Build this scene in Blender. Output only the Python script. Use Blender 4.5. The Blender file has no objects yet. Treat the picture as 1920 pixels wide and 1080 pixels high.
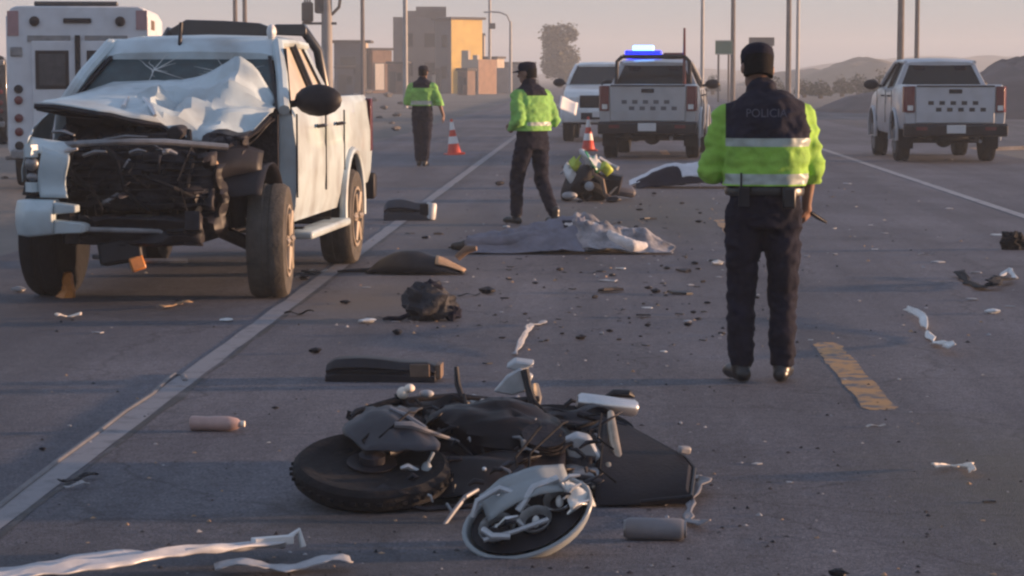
import bpy, bmesh, math, random
import numpy as np
from mathutils import Vector, Matrix, Euler, noise as mnoise
R = math.radians
random.seed(7)
S = bpy.context.scene
COL = S.collection

# ------------------------------------------------------------------ camera
FPX, VPX, VPY, CH = 4400.0, 1123.0, 140.0, 1.6
PITCH = math.atan((540 - VPY) / FPX)
YAW = math.atan((VPX - 960) / FPX * math.cos(PITCH))
cam = bpy.data.cameras.new('camera')
cam.sensor_width = 36.0
cam.lens = FPX / 1920 * 36
cam.clip_end = 4000
cam.clip_start = 0.1
cam_o = bpy.data.objects.new('camera', cam)
COL.objects.link(cam_o)
cam_o.location = (0, 0, CH)
cam_o.rotation_euler = (R(90) - PITCH, 0, YAW)
S.camera = cam_o

# ------------------------------------------------------------------ sky, sun, exposure
VEIL = 0.6
SUN_AZ, SUN_EL = 82.0, 3.3           # azimuth clockwise from the road direction (+Y)
w = bpy.data.worlds.new('World'); S.world = w; w.use_nodes = True
nt = w.node_tree; nt.nodes.clear()
sky = nt.nodes.new('ShaderNodeTexSky'); sky.sky_type = 'NISHITA'; sky.sun_disc = False
sky.sun_elevation = R(SUN_EL); sky.sun_rotation = R(SUN_AZ)
sky.air_density = 1.0; sky.dust_density = 0.7; sky.ozone_density = 3.0; sky.altitude = 50
bg = nt.nodes.new('ShaderNodeBackground'); bg.inputs['Strength'].default_value = 0.15
wo = nt.nodes.new('ShaderNodeOutputWorld')
# thin even veil of dust in the air evens the clear sky out
veil = nt.nodes.new('ShaderNodeMixRGB'); veil.inputs['Fac'].default_value = VEIL; veil.inputs['Color2'].default_value = (1.44, 1.64, 2.12, 1)
nt.links.new(sky.outputs[0], veil.inputs['Color1'])
nt.links.new(veil.outputs[0], bg.inputs['Color']); nt.links.new(bg.outputs[0], wo.inputs['Surface'])

sun = bpy.data.lights.new('sun', 'SUN'); sun.energy = 5.0; sun.angle = R(2.0); sun.color = (1.0, 0.61, 0.36)
sun_o = bpy.data.objects.new('sun', sun); COL.objects.link(sun_o)
sd = Vector((math.sin(R(SUN_AZ)) * math.cos(R(SUN_EL)), math.cos(R(SUN_AZ)) * math.cos(R(SUN_EL)), math.sin(R(SUN_EL))))
sun_o.rotation_euler = (-sd).to_track_quat('-Z', 'Y').to_euler()
sun_o.location = sd * 60

S.view_settings.view_transform = 'Standard'; S.view_settings.look = 'None'
S.view_settings.exposure = 1.2; S.view_settings.gamma = 1.0; S.view_settings.use_curve_mapping = False
S.cycles.use_denoising = True
S.cycles.max_bounces = 6; S.cycles.volume_bounces = 0
S.cycles.pixel_filter_type = 'BLACKMAN_HARRIS'; S.cycles.filter_width = 2.4

# ------------------------------------------------------------------ pixel helpers (photo pixels -> world metres)
_M = Euler(cam_o.rotation_euler).to_matrix()
def ray(px, py):
    return (_M @ Vector(((px - 960) / FPX, (540 - py) / FPX, -1.0)))
def G(px, py, z=0.0):
    d = ray(px, py); t = (z - CH) / d.z
    return Vector((d.x * t, d.y * t, z))
def P(px, py, Y):
    d = ray(px, py); t = Y / d.y
    return Vector((d.x * t, Y, CH + d.z * t))

# ------------------------------------------------------------------ materials
MATS = {}
def mat(name, col, rough=0.6, metal=0.0, var=0.15, scale=6.0, bump=0.0, bscale=40.0, alpha=1.0, col2=None, spec=0.5, coat=0.0, dirt=0.0):
    if name in MATS: return MATS[name]
    m = bpy.data.materials.new(name); m.use_nodes = True
    n = m.node_tree.nodes; L = m.node_tree.links
    b = n['Principled BSDF']
    b.inputs['Roughness'].default_value = rough; b.inputs['Metallic'].default_value = metal
    b.inputs['Specular IOR Level'].default_value = spec
    b.inputs['Coat Weight'].default_value = coat
    b.inputs['Alpha'].default_value = alpha
    tc = n.new('ShaderNodeTexCoord')
    nz = n.new('ShaderNodeTexNoise'); nz.inputs['Scale'].default_value = scale; nz.inputs['Detail'].default_value = 5
    nz.inputs['Roughness'].default_value = 0.65
    L.new(tc.outputs['Object'], nz.inputs['Vector'])
    cr = n.new('ShaderNodeValToRGB')
    cr.color_ramp.elements[0].position = 0.3; cr.color_ramp.elements[1].position = 0.7
    a = col; c2 = col2 or tuple(min(1, c * (1 + var)) for c in col)
    c1 = tuple(c * (1 - var) for c in col)
    cr.color_ramp.elements[0].color = (*c1, 1); cr.color_ramp.elements[1].color = (*c2, 1)
    L.new(nz.outputs['Fac'], cr.inputs['Fac'])
    out = cr.outputs['Color']
    if dirt:
        dz = n.new('ShaderNodeTexNoise'); dz.inputs['Scale'].default_value = 2.3; dz.inputs['Detail'].default_value = 8
        L.new(tc.outputs['Object'], dz.inputs['Vector'])
        dr = n.new('ShaderNodeValToRGB'); dr.color_ramp.elements[0].position = 0.45; dr.color_ramp.elements[1].position = 0.75
        dr.color_ramp.elements[0].color = (0, 0, 0, 1); dr.color_ramp.elements[1].color = (dirt, dirt, dirt, 1)
        L.new(dz.outputs['Fac'], dr.inputs['Fac'])
        mx = n.new('ShaderNodeMixRGB'); mx.inputs['Color2'].default_value = (0.16, 0.12, 0.09, 1)
        L.new(dr.outputs['Color'], mx.inputs['Fac']); L.new(out, mx.inputs['Color1']); out = mx.outputs['Color']
    L.new(out, b.inputs['Base Color'])
    if bump:
        bz = n.new('ShaderNodeTexNoise'); bz.inputs['Scale'].default_value = bscale; bz.inputs['Detail'].default_value = 4
        L.new(tc.outputs['Object'], bz.inputs['Vector'])
        bp = n.new('ShaderNodeBump'); bp.inputs['Strength'].default_value = bump; bp.inputs['Distance'].default_value = 0.02
        L.new(bz.outputs['Fac'], bp.inputs['Height']); L.new(bp.outputs['Normal'], b.inputs['Normal'])
    MATS[name] = m
    return m

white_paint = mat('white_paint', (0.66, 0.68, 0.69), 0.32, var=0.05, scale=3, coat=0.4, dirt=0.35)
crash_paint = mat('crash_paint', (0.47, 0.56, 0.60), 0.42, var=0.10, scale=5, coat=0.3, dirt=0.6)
silver_paint = mat('silver_paint', (0.36, 0.37, 0.39), 0.35, 0.3, var=0.06, coat=0.4, dirt=0.3)
amb_paint = mat('ambulance_paint', (0.6, 0.62, 0.66), 0.45, var=0.05, dirt=0.25)
dark_paint = mat('dark_paint', (0.03, 0.03, 0.035), 0.35, coat=0.4)
blackp = mat('black_plastic', (0.014, 0.013, 0.018), 0.5, var=0.35, scale=14, spec=0.3)
rubber = mat('rubber', (0.012, 0.012, 0.015), 0.8, var=0.35, scale=20, bump=0.3, spec=0.2)
dusty_rubber = mat('dusty_rubber', (0.06, 0.052, 0.045), 0.85, var=0.4, scale=8, bump=0.3)
grime = mat('grimy_metal', (0.024, 0.022, 0.028), 0.6, 0.3, var=0.6, scale=9, bump=0.3, spec=0.3)
greym = mat('grey_metal', (0.22, 0.22, 0.23), 0.42, 0.6, var=0.3, scale=9)
steel = mat('bright_steel', (0.62, 0.62, 0.63), 0.28, 0.85, var=0.12, scale=12)
alu = mat('dull_aluminium', (0.42, 0.43, 0.45), 0.45, 0.5, var=0.2, scale=10)
bluegrey = mat('blue_grey_plastic', (0.27, 0.30, 0.32), 0.4, var=0.12, scale=9, dirt=0.3)
glass = mat('dark_glass', (0.010, 0.014, 0.018), 0.15, var=0.2, spec=0.3)
teal_glass = mat('teal_glass', (0.03, 0.055, 0.062), 0.35, var=0.45, scale=7, spec=0.3)
cream_glass = mat('cream_glass', (0.5, 0.44, 0.36), 0.35, var=0.2, scale=4, spec=0.6)  # cream base colour paints in the warm haze reflected by the panes
redlens = mat('red_lens', (0.13, 0.025, 0.03), 0.2, var=0.1)
amberlens = mat('amber_lens', (0.6, 0.22, 0.05), 0.3, var=0.3)
clearlens = mat('clear_lens', (0.6, 0.6, 0.58), 0.15, var=0.2)
plate_m = mat('plate_white', (0.55, 0.55, 0.55), 0.5, var=0.1)
rimm = mat('wheel_rim', (0.2, 0.2, 0.21), 0.4, 0.6, var=0.2)
rimdust = mat('dusty_rim', (0.3, 0.25, 0.2), 0.55, 0.3, var=0.3)
navy = mat('navy_cloth', (0.017, 0.017, 0.030), 0.88, var=0.3, scale=9, bump=0.6, bscale=14, spec=0.2)
black_cloth = mat('black_cloth', (0.012, 0.0125, 0.024), 0.9, var=0.35, scale=8, bump=0.7, bscale=11, spec=0.15)
hivis = mat('hivis_green', (0.25, 0.47, 0.06), 0.8, var=0.25, scale=6, bump=0.5, bscale=13)
hivis_dark = mat('hivis_dark_green', (0.19, 0.42, 0.09), 0.8, var=0.32, scale=6, bump=0.5, bscale=13)
reflect = mat('reflective_tape', (0.36, 0.40, 0.36), 0.4, var=0.12, scale=20)
skinm = mat('skin', (0.23, 0.125, 0.085), 0.55, var=0.1, scale=12)
hairm = mat('hair', (0.010, 0.009, 0.010), 0.85, var=0.3, scale=30, bump=0.15, bscale=60, spec=0.1)
leather = mat('black_leather', (0.015, 0.015, 0.017), 0.35, var=0.2)
greycloth = mat('grey_cloth', (0.15, 0.155, 0.20), 0.9, var=0.22, scale=7, bump=0.6, bscale=12)
palecloth = mat('pale_cloth', (0.5, 0.49, 0.5), 0.85, var=0.25, scale=6, bump=0.6, bscale=14)
sheet_m = mat('white_sheet', (0.62, 0.62, 0.66), 0.8, var=0.1, scale=5, bump=0.5, bscale=10)
paper = mat('paper', (0.8, 0.78, 0.76), 0.7, var=0.04)
cone_red = mat('cone_red', (0.62, 0.06, 0.03), 0.5, var=0.12)
cone_white = mat('cone_white', (0.75, 0.72, 0.7), 0.4, var=0.08)
green_pl = mat('green_plastic', (0.03, 0.2, 0.1), 0.35, var=0.2)
white_pl = mat('white_plastic', (0.6, 0.6, 0.6), 0.4, var=0.15, dirt=0.3)
tan_m = mat('tan_scrap', (0.34, 0.22, 0.13), 0.6, var=0.35, scale=12)
brown_m = mat('brown_scrap', (0.13, 0.085, 0.06), 0.7, var=0.4, scale=9)
pinkpl = mat('pink_beige_plastic', (0.42, 0.28, 0.25), 0.35, var=0.15, scale=12)
greyscrap = mat('grey_scrap', (0.33, 0.33, 0.35), 0.5, var=0.25, scale=12, dirt=0.3)
concrete = mat('concrete', (0.26, 0.24, 0.23), 0.9, var=0.2, scale=1.5, bump=0.3, bscale=6)
pole_m = mat('weathered_pole', (0.12, 0.10, 0.095), 0.85, var=0.25, scale=3)
pole_pale = mat('galvanised_pole', (0.30, 0.29, 0.29), 0.6, var=0.15, scale=3)
sunlit_side_wall = mat('sunlit_plaster', (0.62, 0.42, 0.12), 0.85, var=0.15, scale=0.8)  # side of a grey house, warm sunlight put into its base colour
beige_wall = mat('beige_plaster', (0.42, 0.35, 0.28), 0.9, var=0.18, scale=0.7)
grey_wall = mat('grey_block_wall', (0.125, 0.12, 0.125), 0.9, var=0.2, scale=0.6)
cream_board = mat('cream_board', (0.7, 0.62, 0.54), 0.7, var=0.08)
brick_m = mat('brown_brick', (0.26, 0.16, 0.11), 0.9, var=0.25, scale=2)
roof_m = mat('dark_roof', (0.05, 0.045, 0.045), 0.8, var=0.3)
blue_wall = mat('blue_grey_wall', (0.06, 0.068, 0.09), 0.85, var=0.2, scale=1)
green_sign = mat('green_sign', (0.02, 0.12, 0.075), 0.5, var=0.1)
leaf_m = mat('foliage', (0.075, 0.07, 0.045), 0.8, var=0.4, scale=1.2)
shrub_m = mat('shrub_foliage', (0.05, 0.055, 0.035), 0.85, var=0.4, scale=2)
bark_m = mat('bark', (0.09, 0.07, 0.055), 0.9, var=0.3)
hill_m = mat('hill_earth', (0.17, 0.145, 0.12), 0.95, var=0.25, scale=0.25, bump=0.6, bscale=1.5)
mound_m = mat('mound_earth', (0.12, 0.095, 0.095), 0.95, var=0.3, scale=0.5, bump=0.8, bscale=2)
rock_m = mat('rock', (0.14, 0.12, 0.11), 0.9, var=0.35, scale=4, bump=0.6, bscale=8)

def emis(name, col, st):
    m = bpy.data.materials.new(name); m.use_nodes = True
    b = m.node_tree.nodes['Principled BSDF']
    b.inputs['Base Color'].default_value = (*col, 1)
    b.inputs['Emission Color'].default_value = (*col, 1); b.inputs['Emission Strength'].default_value = st
    return m
beacon_core = emis('beacon_core', (0.2, 0.5, 1.0), 1.9)
beacon_blue = emis('beacon_blue', (0.008, 0.02, 0.9), 1.2)

# ------------------------------------------------------------------ mesh helper
def frame_of(d):
    d = d.normalized()
    u = d.cross(Vector((0, 0, 1)))
    if u.length < 1e-3: u = d.cross(Vector((0, 1, 0)))
    u.normalize(); return u, d.cross(u).normalized()

def V_(*a): return Vector(a)
def lerp0(a, b, t): return a + (b - a) * t
class B:
    def __init__(s): s.bm = bmesh.new(); s.mi = 0
    def _f(s, vs, mi=None):
        try:
            f = s.bm.faces.new(vs); f.material_index = s.mi if mi is None else mi; f.smooth = True
            return f
        except ValueError: return None
    def box(s, c, size, rot=None, mi=None, taper=None):
        c = Vector(c); hx, hy, hz = [a / 2 for a in size]
        M = Euler(rot).to_matrix() if rot else Matrix.Identity(3)
        vs = []
        for z in (-1, 1):
            t = (taper if (taper and z > 0) else 1)
            for x, y in ((-1, -1), (1, -1), (1, 1), (-1, 1)):
                vs.append(s.bm.verts.new(c + M @ Vector((x * hx * t, y * hy * t, z * hz))))
        for q in ((0, 3, 2, 1), (4, 5, 6, 7), (0, 1, 5, 4), (1, 2, 6, 5), (2, 3, 7, 6), (3, 0, 4, 7)):
            s._f([vs[i] for i in q], mi)
        return s
    def loft(s, rings, mi=None, caps=True):
        vr = [[s.bm.verts.new(p) for p in r] for r in rings]; n = len(vr[0])
        for a, b in zip(vr, vr[1:]):
            for i in range(n): s._f([a[i], a[(i + 1) % n], b[(i + 1) % n], b[i]], mi)
        if caps: s._f(list(reversed(vr[0])), mi); s._f(vr[-1], mi)
        return s
    def tube(s, pts, r, n=8, mi=None, caps=True, flat=1.0, up=None):
        pts = [Vector(p) for p in pts]; rs = r if isinstance(r, (list, tuple)) else [r] * len(pts)
        rings = []
        pu = None
        for i, p in enumerate(pts):
            d = (pts[min(i + 1, len(pts) - 1)] - pts[max(i - 1, 0)])
            if up is not None:
                dd = d.normalized(); u = dd.cross(Vector(up)).normalized(); v = dd.cross(u).normalized()
            else:
                u, v = frame_of(d)
                if pu is not None and u.dot(pu) < 0: u, v = -u, -v
            pu = u
            rr = rs[i]; ra, rb = rr if isinstance(rr, (tuple, list)) else (rr, rr * flat)
            rings.append([p + u * (math.cos(t) * ra) + v * (math.sin(t) * rb) for t in [2 * math.pi * k / n for k in range(n)]])
        return s.loft(rings, mi, caps)
    def lathe(s, prof, c, axis=(0, 0, 1), n=20, mi=None):
        c = Vector(c); ax = Vector(axis).normalized(); u, v = frame_of(ax)
        rings = [[c + ax * h + (u * math.cos(t) + v * math.sin(t)) * max(r, 1e-4) for t in [2 * math.pi * k / n for k in range(n)]] for r, h in prof]
        return s.loft(rings, mi, True)
    def ell(s, c, rad, rot=None, nu=16, nv=10, mi=None):
        c = Vector(c); M = Euler(rot).to_matrix() if rot else Matrix.Identity(3)
        if isinstance(rad, (int, float)): rad = (rad,) * 3
        rings = []
        for j in range(nv + 1):
            a = math.pi * j / nv; a = min(max(a, 0.06), math.pi - 0.06)
            rings.append([c + M @ Vector((rad[0] * math.sin(a) * math.cos(t), rad[1] * math.sin(a) * math.sin(t), -rad[2] * math.cos(a))) for t in [2 * math.pi * k / nu for k in range(nu)]])
        return s.loft(rings, mi, True)
    def grid(s, fn, nu, nv, mi=None):
        vs = [[s.bm.verts.new(fn(i / nu, j / nv)) for i in range(nu + 1)] for j in range(nv + 1)]
        for j in range(nv):
            for i in range(nu): s._f([vs[j][i], vs[j][i + 1], vs[j + 1][i + 1], vs[j + 1][i]], mi)
        return s
    def prism(s, poly, vec, mi=None):
        vec = Vector(vec)
        return s.loft([[Vector(p) for p in poly], [Vector(p) + vec for p in poly]], mi, True)
    def quad(s, pts, mi=None):
        s._f([s.bm.verts.new(p) for p in pts], mi); return s
    def mesh(s, name, mats, off=None, angle=40):
        bm = s.bm
        if off is not None: bmesh.ops.translate(bm, verts=bm.verts, vec=-Vector(off))
        bmesh.ops.recalc_face_normals(bm, faces=bm.faces)
        me = bpy.data.meshes.new(name); bm.to_mesh(me); bm.free()
        for m in (mats if isinstance(mats, (list, tuple)) else [mats]): me.materials.append(m)
        if angle: me.set_sharp_from_angle(angle=R(angle))
        return me
    def obj(s, name, mats, parent=None, bevel=0, solid=0, sub=0, off=None, angle=40):
        me = s.mesh(name, mats, off, angle)
        o = bpy.data.objects.new(name, me); COL.objects.link(o)
        if parent: o.parent = parent
        if solid:
            m = o.modifiers.new('solid', 'SOLIDIFY'); m.thickness = solid; m.offset = 0
        if bevel:
            m = o.modifiers.new('bevel', 'BEVEL'); m.width = bevel; m.segments = 2; m.limit_method = 'ANGLE'; m.angle_limit = R(35)
        if sub:
            m = o.modifiers.new('sub', 'SUBSURF'); m.levels = sub; m.render_levels = sub
        return o

def tag(o, label, cat, group=None):
    o['label'] = label; o['category'] = cat
    if group: o['group'] = group
    return o
def thing(name, label, cat, loc=(0, 0, 0), rotz=0.0, group=None):
    o = bpy.data.objects.new(name, None); COL.objects.link(o); o.empty_display_size = 0.2
    o.location = loc; o.rotation_euler = (0, 0, rotz)
    return tag(o, label, cat, group)
def struct(o, kind='structure'):
    o['kind'] = kind; return o
def bake(o, mods=True):
    dg = bpy.context.evaluated_depsgraph_get(); dg.update()
    me = bpy.data.meshes.new_from_object(o.evaluated_get(dg))
    return me
def fbm(x, y, z=0.0, o=4):
    return mnoise.fractal(Vector((x, y, z)), 1.0, 2.0, o)

# ------------------------------------------------------------------ ground and road
def ground_material():
    m = bpy.data.materials.new('roadside_dirt'); m.use_nodes = True
    n = m.node_tree.nodes; L = m.node_tree.links; b = n['Principled BSDF']; b.inputs['Roughness'].default_value = 0.95
    tc = n.new('ShaderNodeTexCoord')
    a = n.new('ShaderNodeTexNoise'); a.inputs['Scale'].default_value = 0.12; a.inputs['Detail'].default_value = 8; a.inputs['Roughness'].default_value = 0.7
    L.new(tc.outputs['Object'], a.inputs['Vector'])
    r = n.new('ShaderNodeValToRGB'); r.color_ramp.elements[0].position = 0.32; r.color_ramp.elements[1].position = 0.68
    r.color_ramp.elements[0].color = (0.105, 0.092, 0.085, 1); r.color_ramp.elements[1].color = (0.20, 0.17, 0.15, 1)
    L.new(a.outputs['Fac'], r.inputs['Fac']); L.new(r.outputs['Color'], b.inputs['Base Color'])
    z = n.new('ShaderNodeTexNoise'); z.inputs['Scale'].default_value = 5; z.inputs['Detail'].default_value = 6
    L.new(tc.outputs['Object'], z.inputs['Vector'])
    bp = n.new('ShaderNodeBump'); bp.inputs['Strength'].default_value = 0.6; bp.inputs['Distance'].default_value = 0.05
    L.new(z.outputs['Fac'], bp.inputs['Height']); L.new(bp.outputs['Normal'], b.inputs['Normal'])
    return m
def asphalt_material(name, base, stains_and_shade=()):
    m = bpy.data.materials.new(name); m.use_nodes = True
    n = m.node_tree.nodes; L = m.node_tree.links; b = n['Principled BSDF']; b.inputs['Roughness'].default_value = 0.8
    b.inputs['Specular IOR Level'].default_value = 0.3
    tc = n.new('ShaderNodeTexCoord')
    def nz(sc, det=6, ro=0.6, stretch=None):
        t = n.new('ShaderNodeTexNoise'); t.inputs['Scale'].default_value = sc; t.inputs['Detail'].default_value = det; t.inputs['Roughness'].default_value = ro
        if stretch:
            mp = n.new('ShaderNodeMapping'); mp.inputs['Scale'].default_value = stretch
            L.new(tc.outputs['Object'], mp.inputs['Vector']); L.new(mp.outputs['Vector'], t.inputs['Vector'])
        else: L.new(tc.outputs['Object'], t.inputs['Vector'])
        return t.outputs['Fac']
    def ramp(f, p0, c0, p1, c1):
        r = n.new('ShaderNodeValToRGB'); r.color_ramp.elements[0].position = p0; r.color_ramp.elements[1].position = p1
        r.color_ramp.elements[0].color = (*c0, 1); r.color_ramp.elements[1].color = (*c1, 1); L.new(f, r.inputs['Fac']); return r.outputs['Color']
    def mix(f, a, c2, mode='MIX', fac=None):
        x = n.new('ShaderNodeMixRGB'); x.blend_type = mode
        if f is not None: L.new(f, x.inputs['Fac'])
        else: x.inputs['Fac'].default_value = fac
        L.new(a, x.inputs['Color1'])
        if isinstance(c2, tuple): x.inputs['Color2'].default_value = (*c2, 1)
        else: L.new(c2, x.inputs['Color2'])
        return x.outputs['Color']
    k = base
    c = ramp(nz(0.6, 7, 0.65, (1, 0.35, 1)), 0.3, tuple(v * 0.70 for v in k), 0.7, tuple(v * 1.26 for v in k))
    sp = ramp(nz(75, 4, 0.75), 0.40, (0.5, 0.5, 0.5), 0.60, (1.5, 1.5, 1.52))
    c = mix(None, c, sp, 'MULTIPLY', 0.9)
    md = ramp(nz(17, 6, 0.8), 0.40, (0.74, 0.74, 0.74), 0.60, (1.2, 1.2, 1.2))
    c = mix(None, c, md, 'MULTIPLY', 0.9)
    pt = ramp(nz(0.22, 9, 0.72), 0.42, (0.8, 0.8, 0.82), 0.58, (1.1, 1.09, 1.07))
    c = mix(None, c, pt, 'MULTIPLY', 0.9)
    # worn wheel tracks run along the road
    tr = ramp(nz(1.0, 4, 0.55, (1.9, 0.035, 1)), 0.40, (0.76, 0.76, 0.78), 0.6, (1.14, 1.14, 1.13))
    c = mix(None, c, tr, 'MULTIPLY', 0.7)
    # hairline cracks
    v = n.new('ShaderNodeTexVoronoi'); v.feature = 'DISTANCE_TO_EDGE'; v.inputs['Scale'].default_value = 0.55
    dn = n.new('ShaderNodeTexNoise'); dn.inputs['Scale'].default_value = 2.0; dn.inputs['Detail'].default_value = 4
    L.new(tc.outputs['Object'], dn.inputs['Vector'])
    ad = n.new('ShaderNodeMixRGB'); ad.blend_type = 'ADD'; ad.inputs['Fac'].default_value = 0.5
    L.new(tc.outputs['Object'], ad.inputs['Color1']); L.new(dn.outputs['Color'], ad.inputs['Color2']); L.new(ad.outputs['Color'], v.inputs['Vector'])
    ck = ramp(v.outputs['Distance'], 0.002, (0.55, 0.55, 0.55), 0.009, (1, 1, 1))
    c = mix(None, c, ck, 'MULTIPLY', 0.7)
    # spilt earth, darker asphalt and painted cast shade, each patch with a ragged outline of its own
    for i, (x, y, rx, ry, col, amt) in enumerate(stains_and_shade):
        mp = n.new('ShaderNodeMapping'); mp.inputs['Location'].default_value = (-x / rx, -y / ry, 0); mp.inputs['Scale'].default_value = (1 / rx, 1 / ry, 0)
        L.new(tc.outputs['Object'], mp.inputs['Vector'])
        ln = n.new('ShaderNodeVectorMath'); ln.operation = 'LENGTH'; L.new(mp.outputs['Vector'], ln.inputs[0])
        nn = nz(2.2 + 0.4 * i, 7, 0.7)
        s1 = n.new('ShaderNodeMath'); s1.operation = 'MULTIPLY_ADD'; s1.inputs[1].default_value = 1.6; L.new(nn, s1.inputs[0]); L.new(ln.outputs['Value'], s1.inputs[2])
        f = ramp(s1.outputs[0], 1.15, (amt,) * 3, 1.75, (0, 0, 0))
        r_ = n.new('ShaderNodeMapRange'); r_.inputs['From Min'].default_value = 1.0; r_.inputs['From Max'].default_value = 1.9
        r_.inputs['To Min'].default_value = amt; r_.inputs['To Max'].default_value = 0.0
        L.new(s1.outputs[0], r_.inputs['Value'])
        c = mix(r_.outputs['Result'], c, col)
    L.new(c, b.inputs['Base Color'])
    bp = n.new('ShaderNodeBump'); bp.inputs['Strength'].default_value = 0.9; bp.inputs['Distance'].default_value = 0.008
    L.new(nz(110, 4), bp.inputs['Height']); L.new(bp.outputs['Normal'], b.inputs['Normal'])
    return m
def paint_material(name, col, under, lo, hi, sc=7):
    m = bpy.data.materials.new(name); m.use_nodes = True
    n = m.node_tree.nodes; L = m.node_tree.links; b = n['Principled BSDF']; b.inputs['Roughness'].default_value = 0.75
    tc = n.new('ShaderNodeTexCoord'); t = n.new('ShaderNodeTexNoise'); t.inputs['Scale'].default_value = sc; t.inputs['Detail'].default_value = 9; t.inputs['Roughness'].default_value = 0.7
    L.new(tc.outputs['Object'], t.inputs['Vector'])
    r = n.new('ShaderNodeValToRGB'); r.color_ramp.elements[0].position = lo; r.color_ramp.elements[1].position = hi
    r.color_ramp.elements[0].color = (*under, 1); r.color_ramp.elements[1].color = (*col, 1)
    L.new(t.outputs['Fac'], r.inputs['Fac']); L.new(r.outputs['Color'], b.inputs['Base Color'])
    return m

dirt = ground_material()
g = B()
def gnd(u, v):
    x = -1000 + 2000 * u; y = -300 + 1300 * v
    return Vector((x, y, -0.09))
g.grid(gnd, 40, 26)
struct(g.obj('ground', dirt))

EARTH = (0.15, 0.118, 0.095); OLIVE = (0.10, 0.094, 0.075); DARK_ROAD = (0.03, 0.03, 0.034); DUST = (0.16, 0.14, 0.125)  # the darkest tone also darkens the road at the pickup nose
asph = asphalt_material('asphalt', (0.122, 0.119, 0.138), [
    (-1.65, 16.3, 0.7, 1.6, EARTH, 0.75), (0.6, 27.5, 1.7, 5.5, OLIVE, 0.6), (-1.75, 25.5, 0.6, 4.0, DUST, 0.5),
    (1.75, 9.0, 0.75, 2.2, OLIVE, 0.6), (-0.75, 8.3, 0.8, 0.45, DARK_ROAD, 0.75), (-3.2, 15.6, 1.1, 0.9, DARK_ROAD, 0.6), (0.1, 33, 1.2, 6, EARTH, 0.4), (-4.1, 11.5, 1.5, 8.5, (0.062, 0.06, 0.072), 0.7), (-0.9, 7.5, 1.5, 0.6, (0.05, 0.05, 0.058), 0.6)])  # both dark patches at the motorcycle paint in its cast shadow
XL, XR = -5.3, 8.1
g = B()
def strip(x0, x1, y0, y1, z):
    return [Vector((x0, y0, z)), Vector((x1, y0, z)), Vector((x1, y1, z)), Vector((x0, y1, z))]
g.prism(strip(XL, XR, -60, 990, -0.12), (0, 0, 0.12))
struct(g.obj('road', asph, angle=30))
asph2 = asphalt_material('side_asphalt', (0.118, 0.112, 0.122))
g = B()
g.prism([Vector((XR, 52, -0.12)), Vector((22, 66, -0.12)), Vector((60, 74, -0.12)), Vector((60, 96, -0.12)), Vector((24, 92, -0.12)), Vector((XR, 120, -0.12))], (0, 0, 0.116))
struct(g.obj('side_road', asph2, angle=30))
UNDER = (0.10, 0.095, 0.105)
worn_white = paint_material('worn_white_paint', (0.23, 0.22, 0.235), UNDER, 0.28, 0.5)
right_white = paint_material('right_white_paint', (0.33, 0.32, 0.33), UNDER, 0.3, 0.52)
worn_yellow = paint_material('worn_yellow_paint', (0.45, 0.235, 0.085), (0.115, 0.107, 0.115), 0.43, 0.53)
crackm = paint_material('tar_seam', (0.035, 0.034, 0.038), UNDER, 0.35, 0.5, 4)
def ragged(name, x, wd, y0, y1, z, m, step=0.5, amp=0.012, seed=0, taper=False):
    g = B(); n = max(2, int((y1 - y0) / step)); pr = []
    def fn(u, v):
        y = y0 + (y1 - y0) * v
        e = amp * (mnoise.noise(Vector((y * 2.1, seed + u * 9, 0))) + 0.8 * mnoise.noise(Vector((y * 9, seed + u * 9, 4))))
        if taper:
            q = min(v, 1 - v) * (y1 - y0); wv = wd * max(0.3, min(1, 0.5 + q * 5 + 0.4 * mnoise.noise(Vector((y * 14, seed, 2)))))
            y += 0.06 * mnoise.noise(Vector((u * 5, seed, 7))) * max(0, 1 - q * 8)
            return Vector((x - wv / 2 + wv * u + e, y, z))
        return Vector((x - wd / 2 + wd * u + e, y, z))
    g.grid(fn, 6 if taper else 1, n)
    return struct(g.obj(name, m))
ragged('edge_line', -2.17, 0.125, 2, 60, 0.0025, worn_white)
ragged('edge_line', -2.17, 0.12, 60, 900, 0.0025, worn_white, step=8)
ragged('edge_line', 4.82, 0.13, 2, 60, 0.0025, right_white, seed=3)
ragged('edge_line', 4.82, 0.13, 60, 900, 0.0025, right_white, step=8, seed=3)
ragged('tar_seam', -2.085, 0.028, 2, 60, 0.0018, crackm, amp=0.03, seed=5)
for k in range(12):
    y0 = 11.2 + 12 * k
    ragged('centre_dash', 1.36, 0.165, y0, y0 + 2.85, 0.0012, worn_yellow, 0.05, 0.022, seed=k, taper=True)

# loose grit strewn over the lane: nobody could count it
g = B()
for k in range(1500):
    y = 7.3 + 40 * random.random() ** 2.2
    x = random.uniform(-4.8, 4.8) if random.random() < 0.35 else random.gauss(-0.1, 1.25)
    x = max(-5.0, min(7.5, x))
    r = random.uniform(0.003, 0.011) * (1 + (y > 14) * 0.5)
    h = r * random.uniform(0.5, 1.2)
    vs = [g.bm.verts.new((x + r * random.uniform(0.6, 1.5) * math.cos(a), y + r * random.uniform(0.6, 1.5) * math.sin(a), 0.0015)) for a in (0.2, 1.5, 2.8, 4.2, 5.4)]
    t = g.bm.verts.new((x, y, h)); mi = random.choice((0, 0, 0, 1, 2))
    for i in range(5): g._f([vs[i], vs[(i + 1) % 5], t], mi)
o = struct(g.obj('grit', [blackp, greyscrap, tan_m]), 'stuff')
tag(o, 'fine dark and pale grit strewn over the asphalt lane', 'grit')

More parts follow.
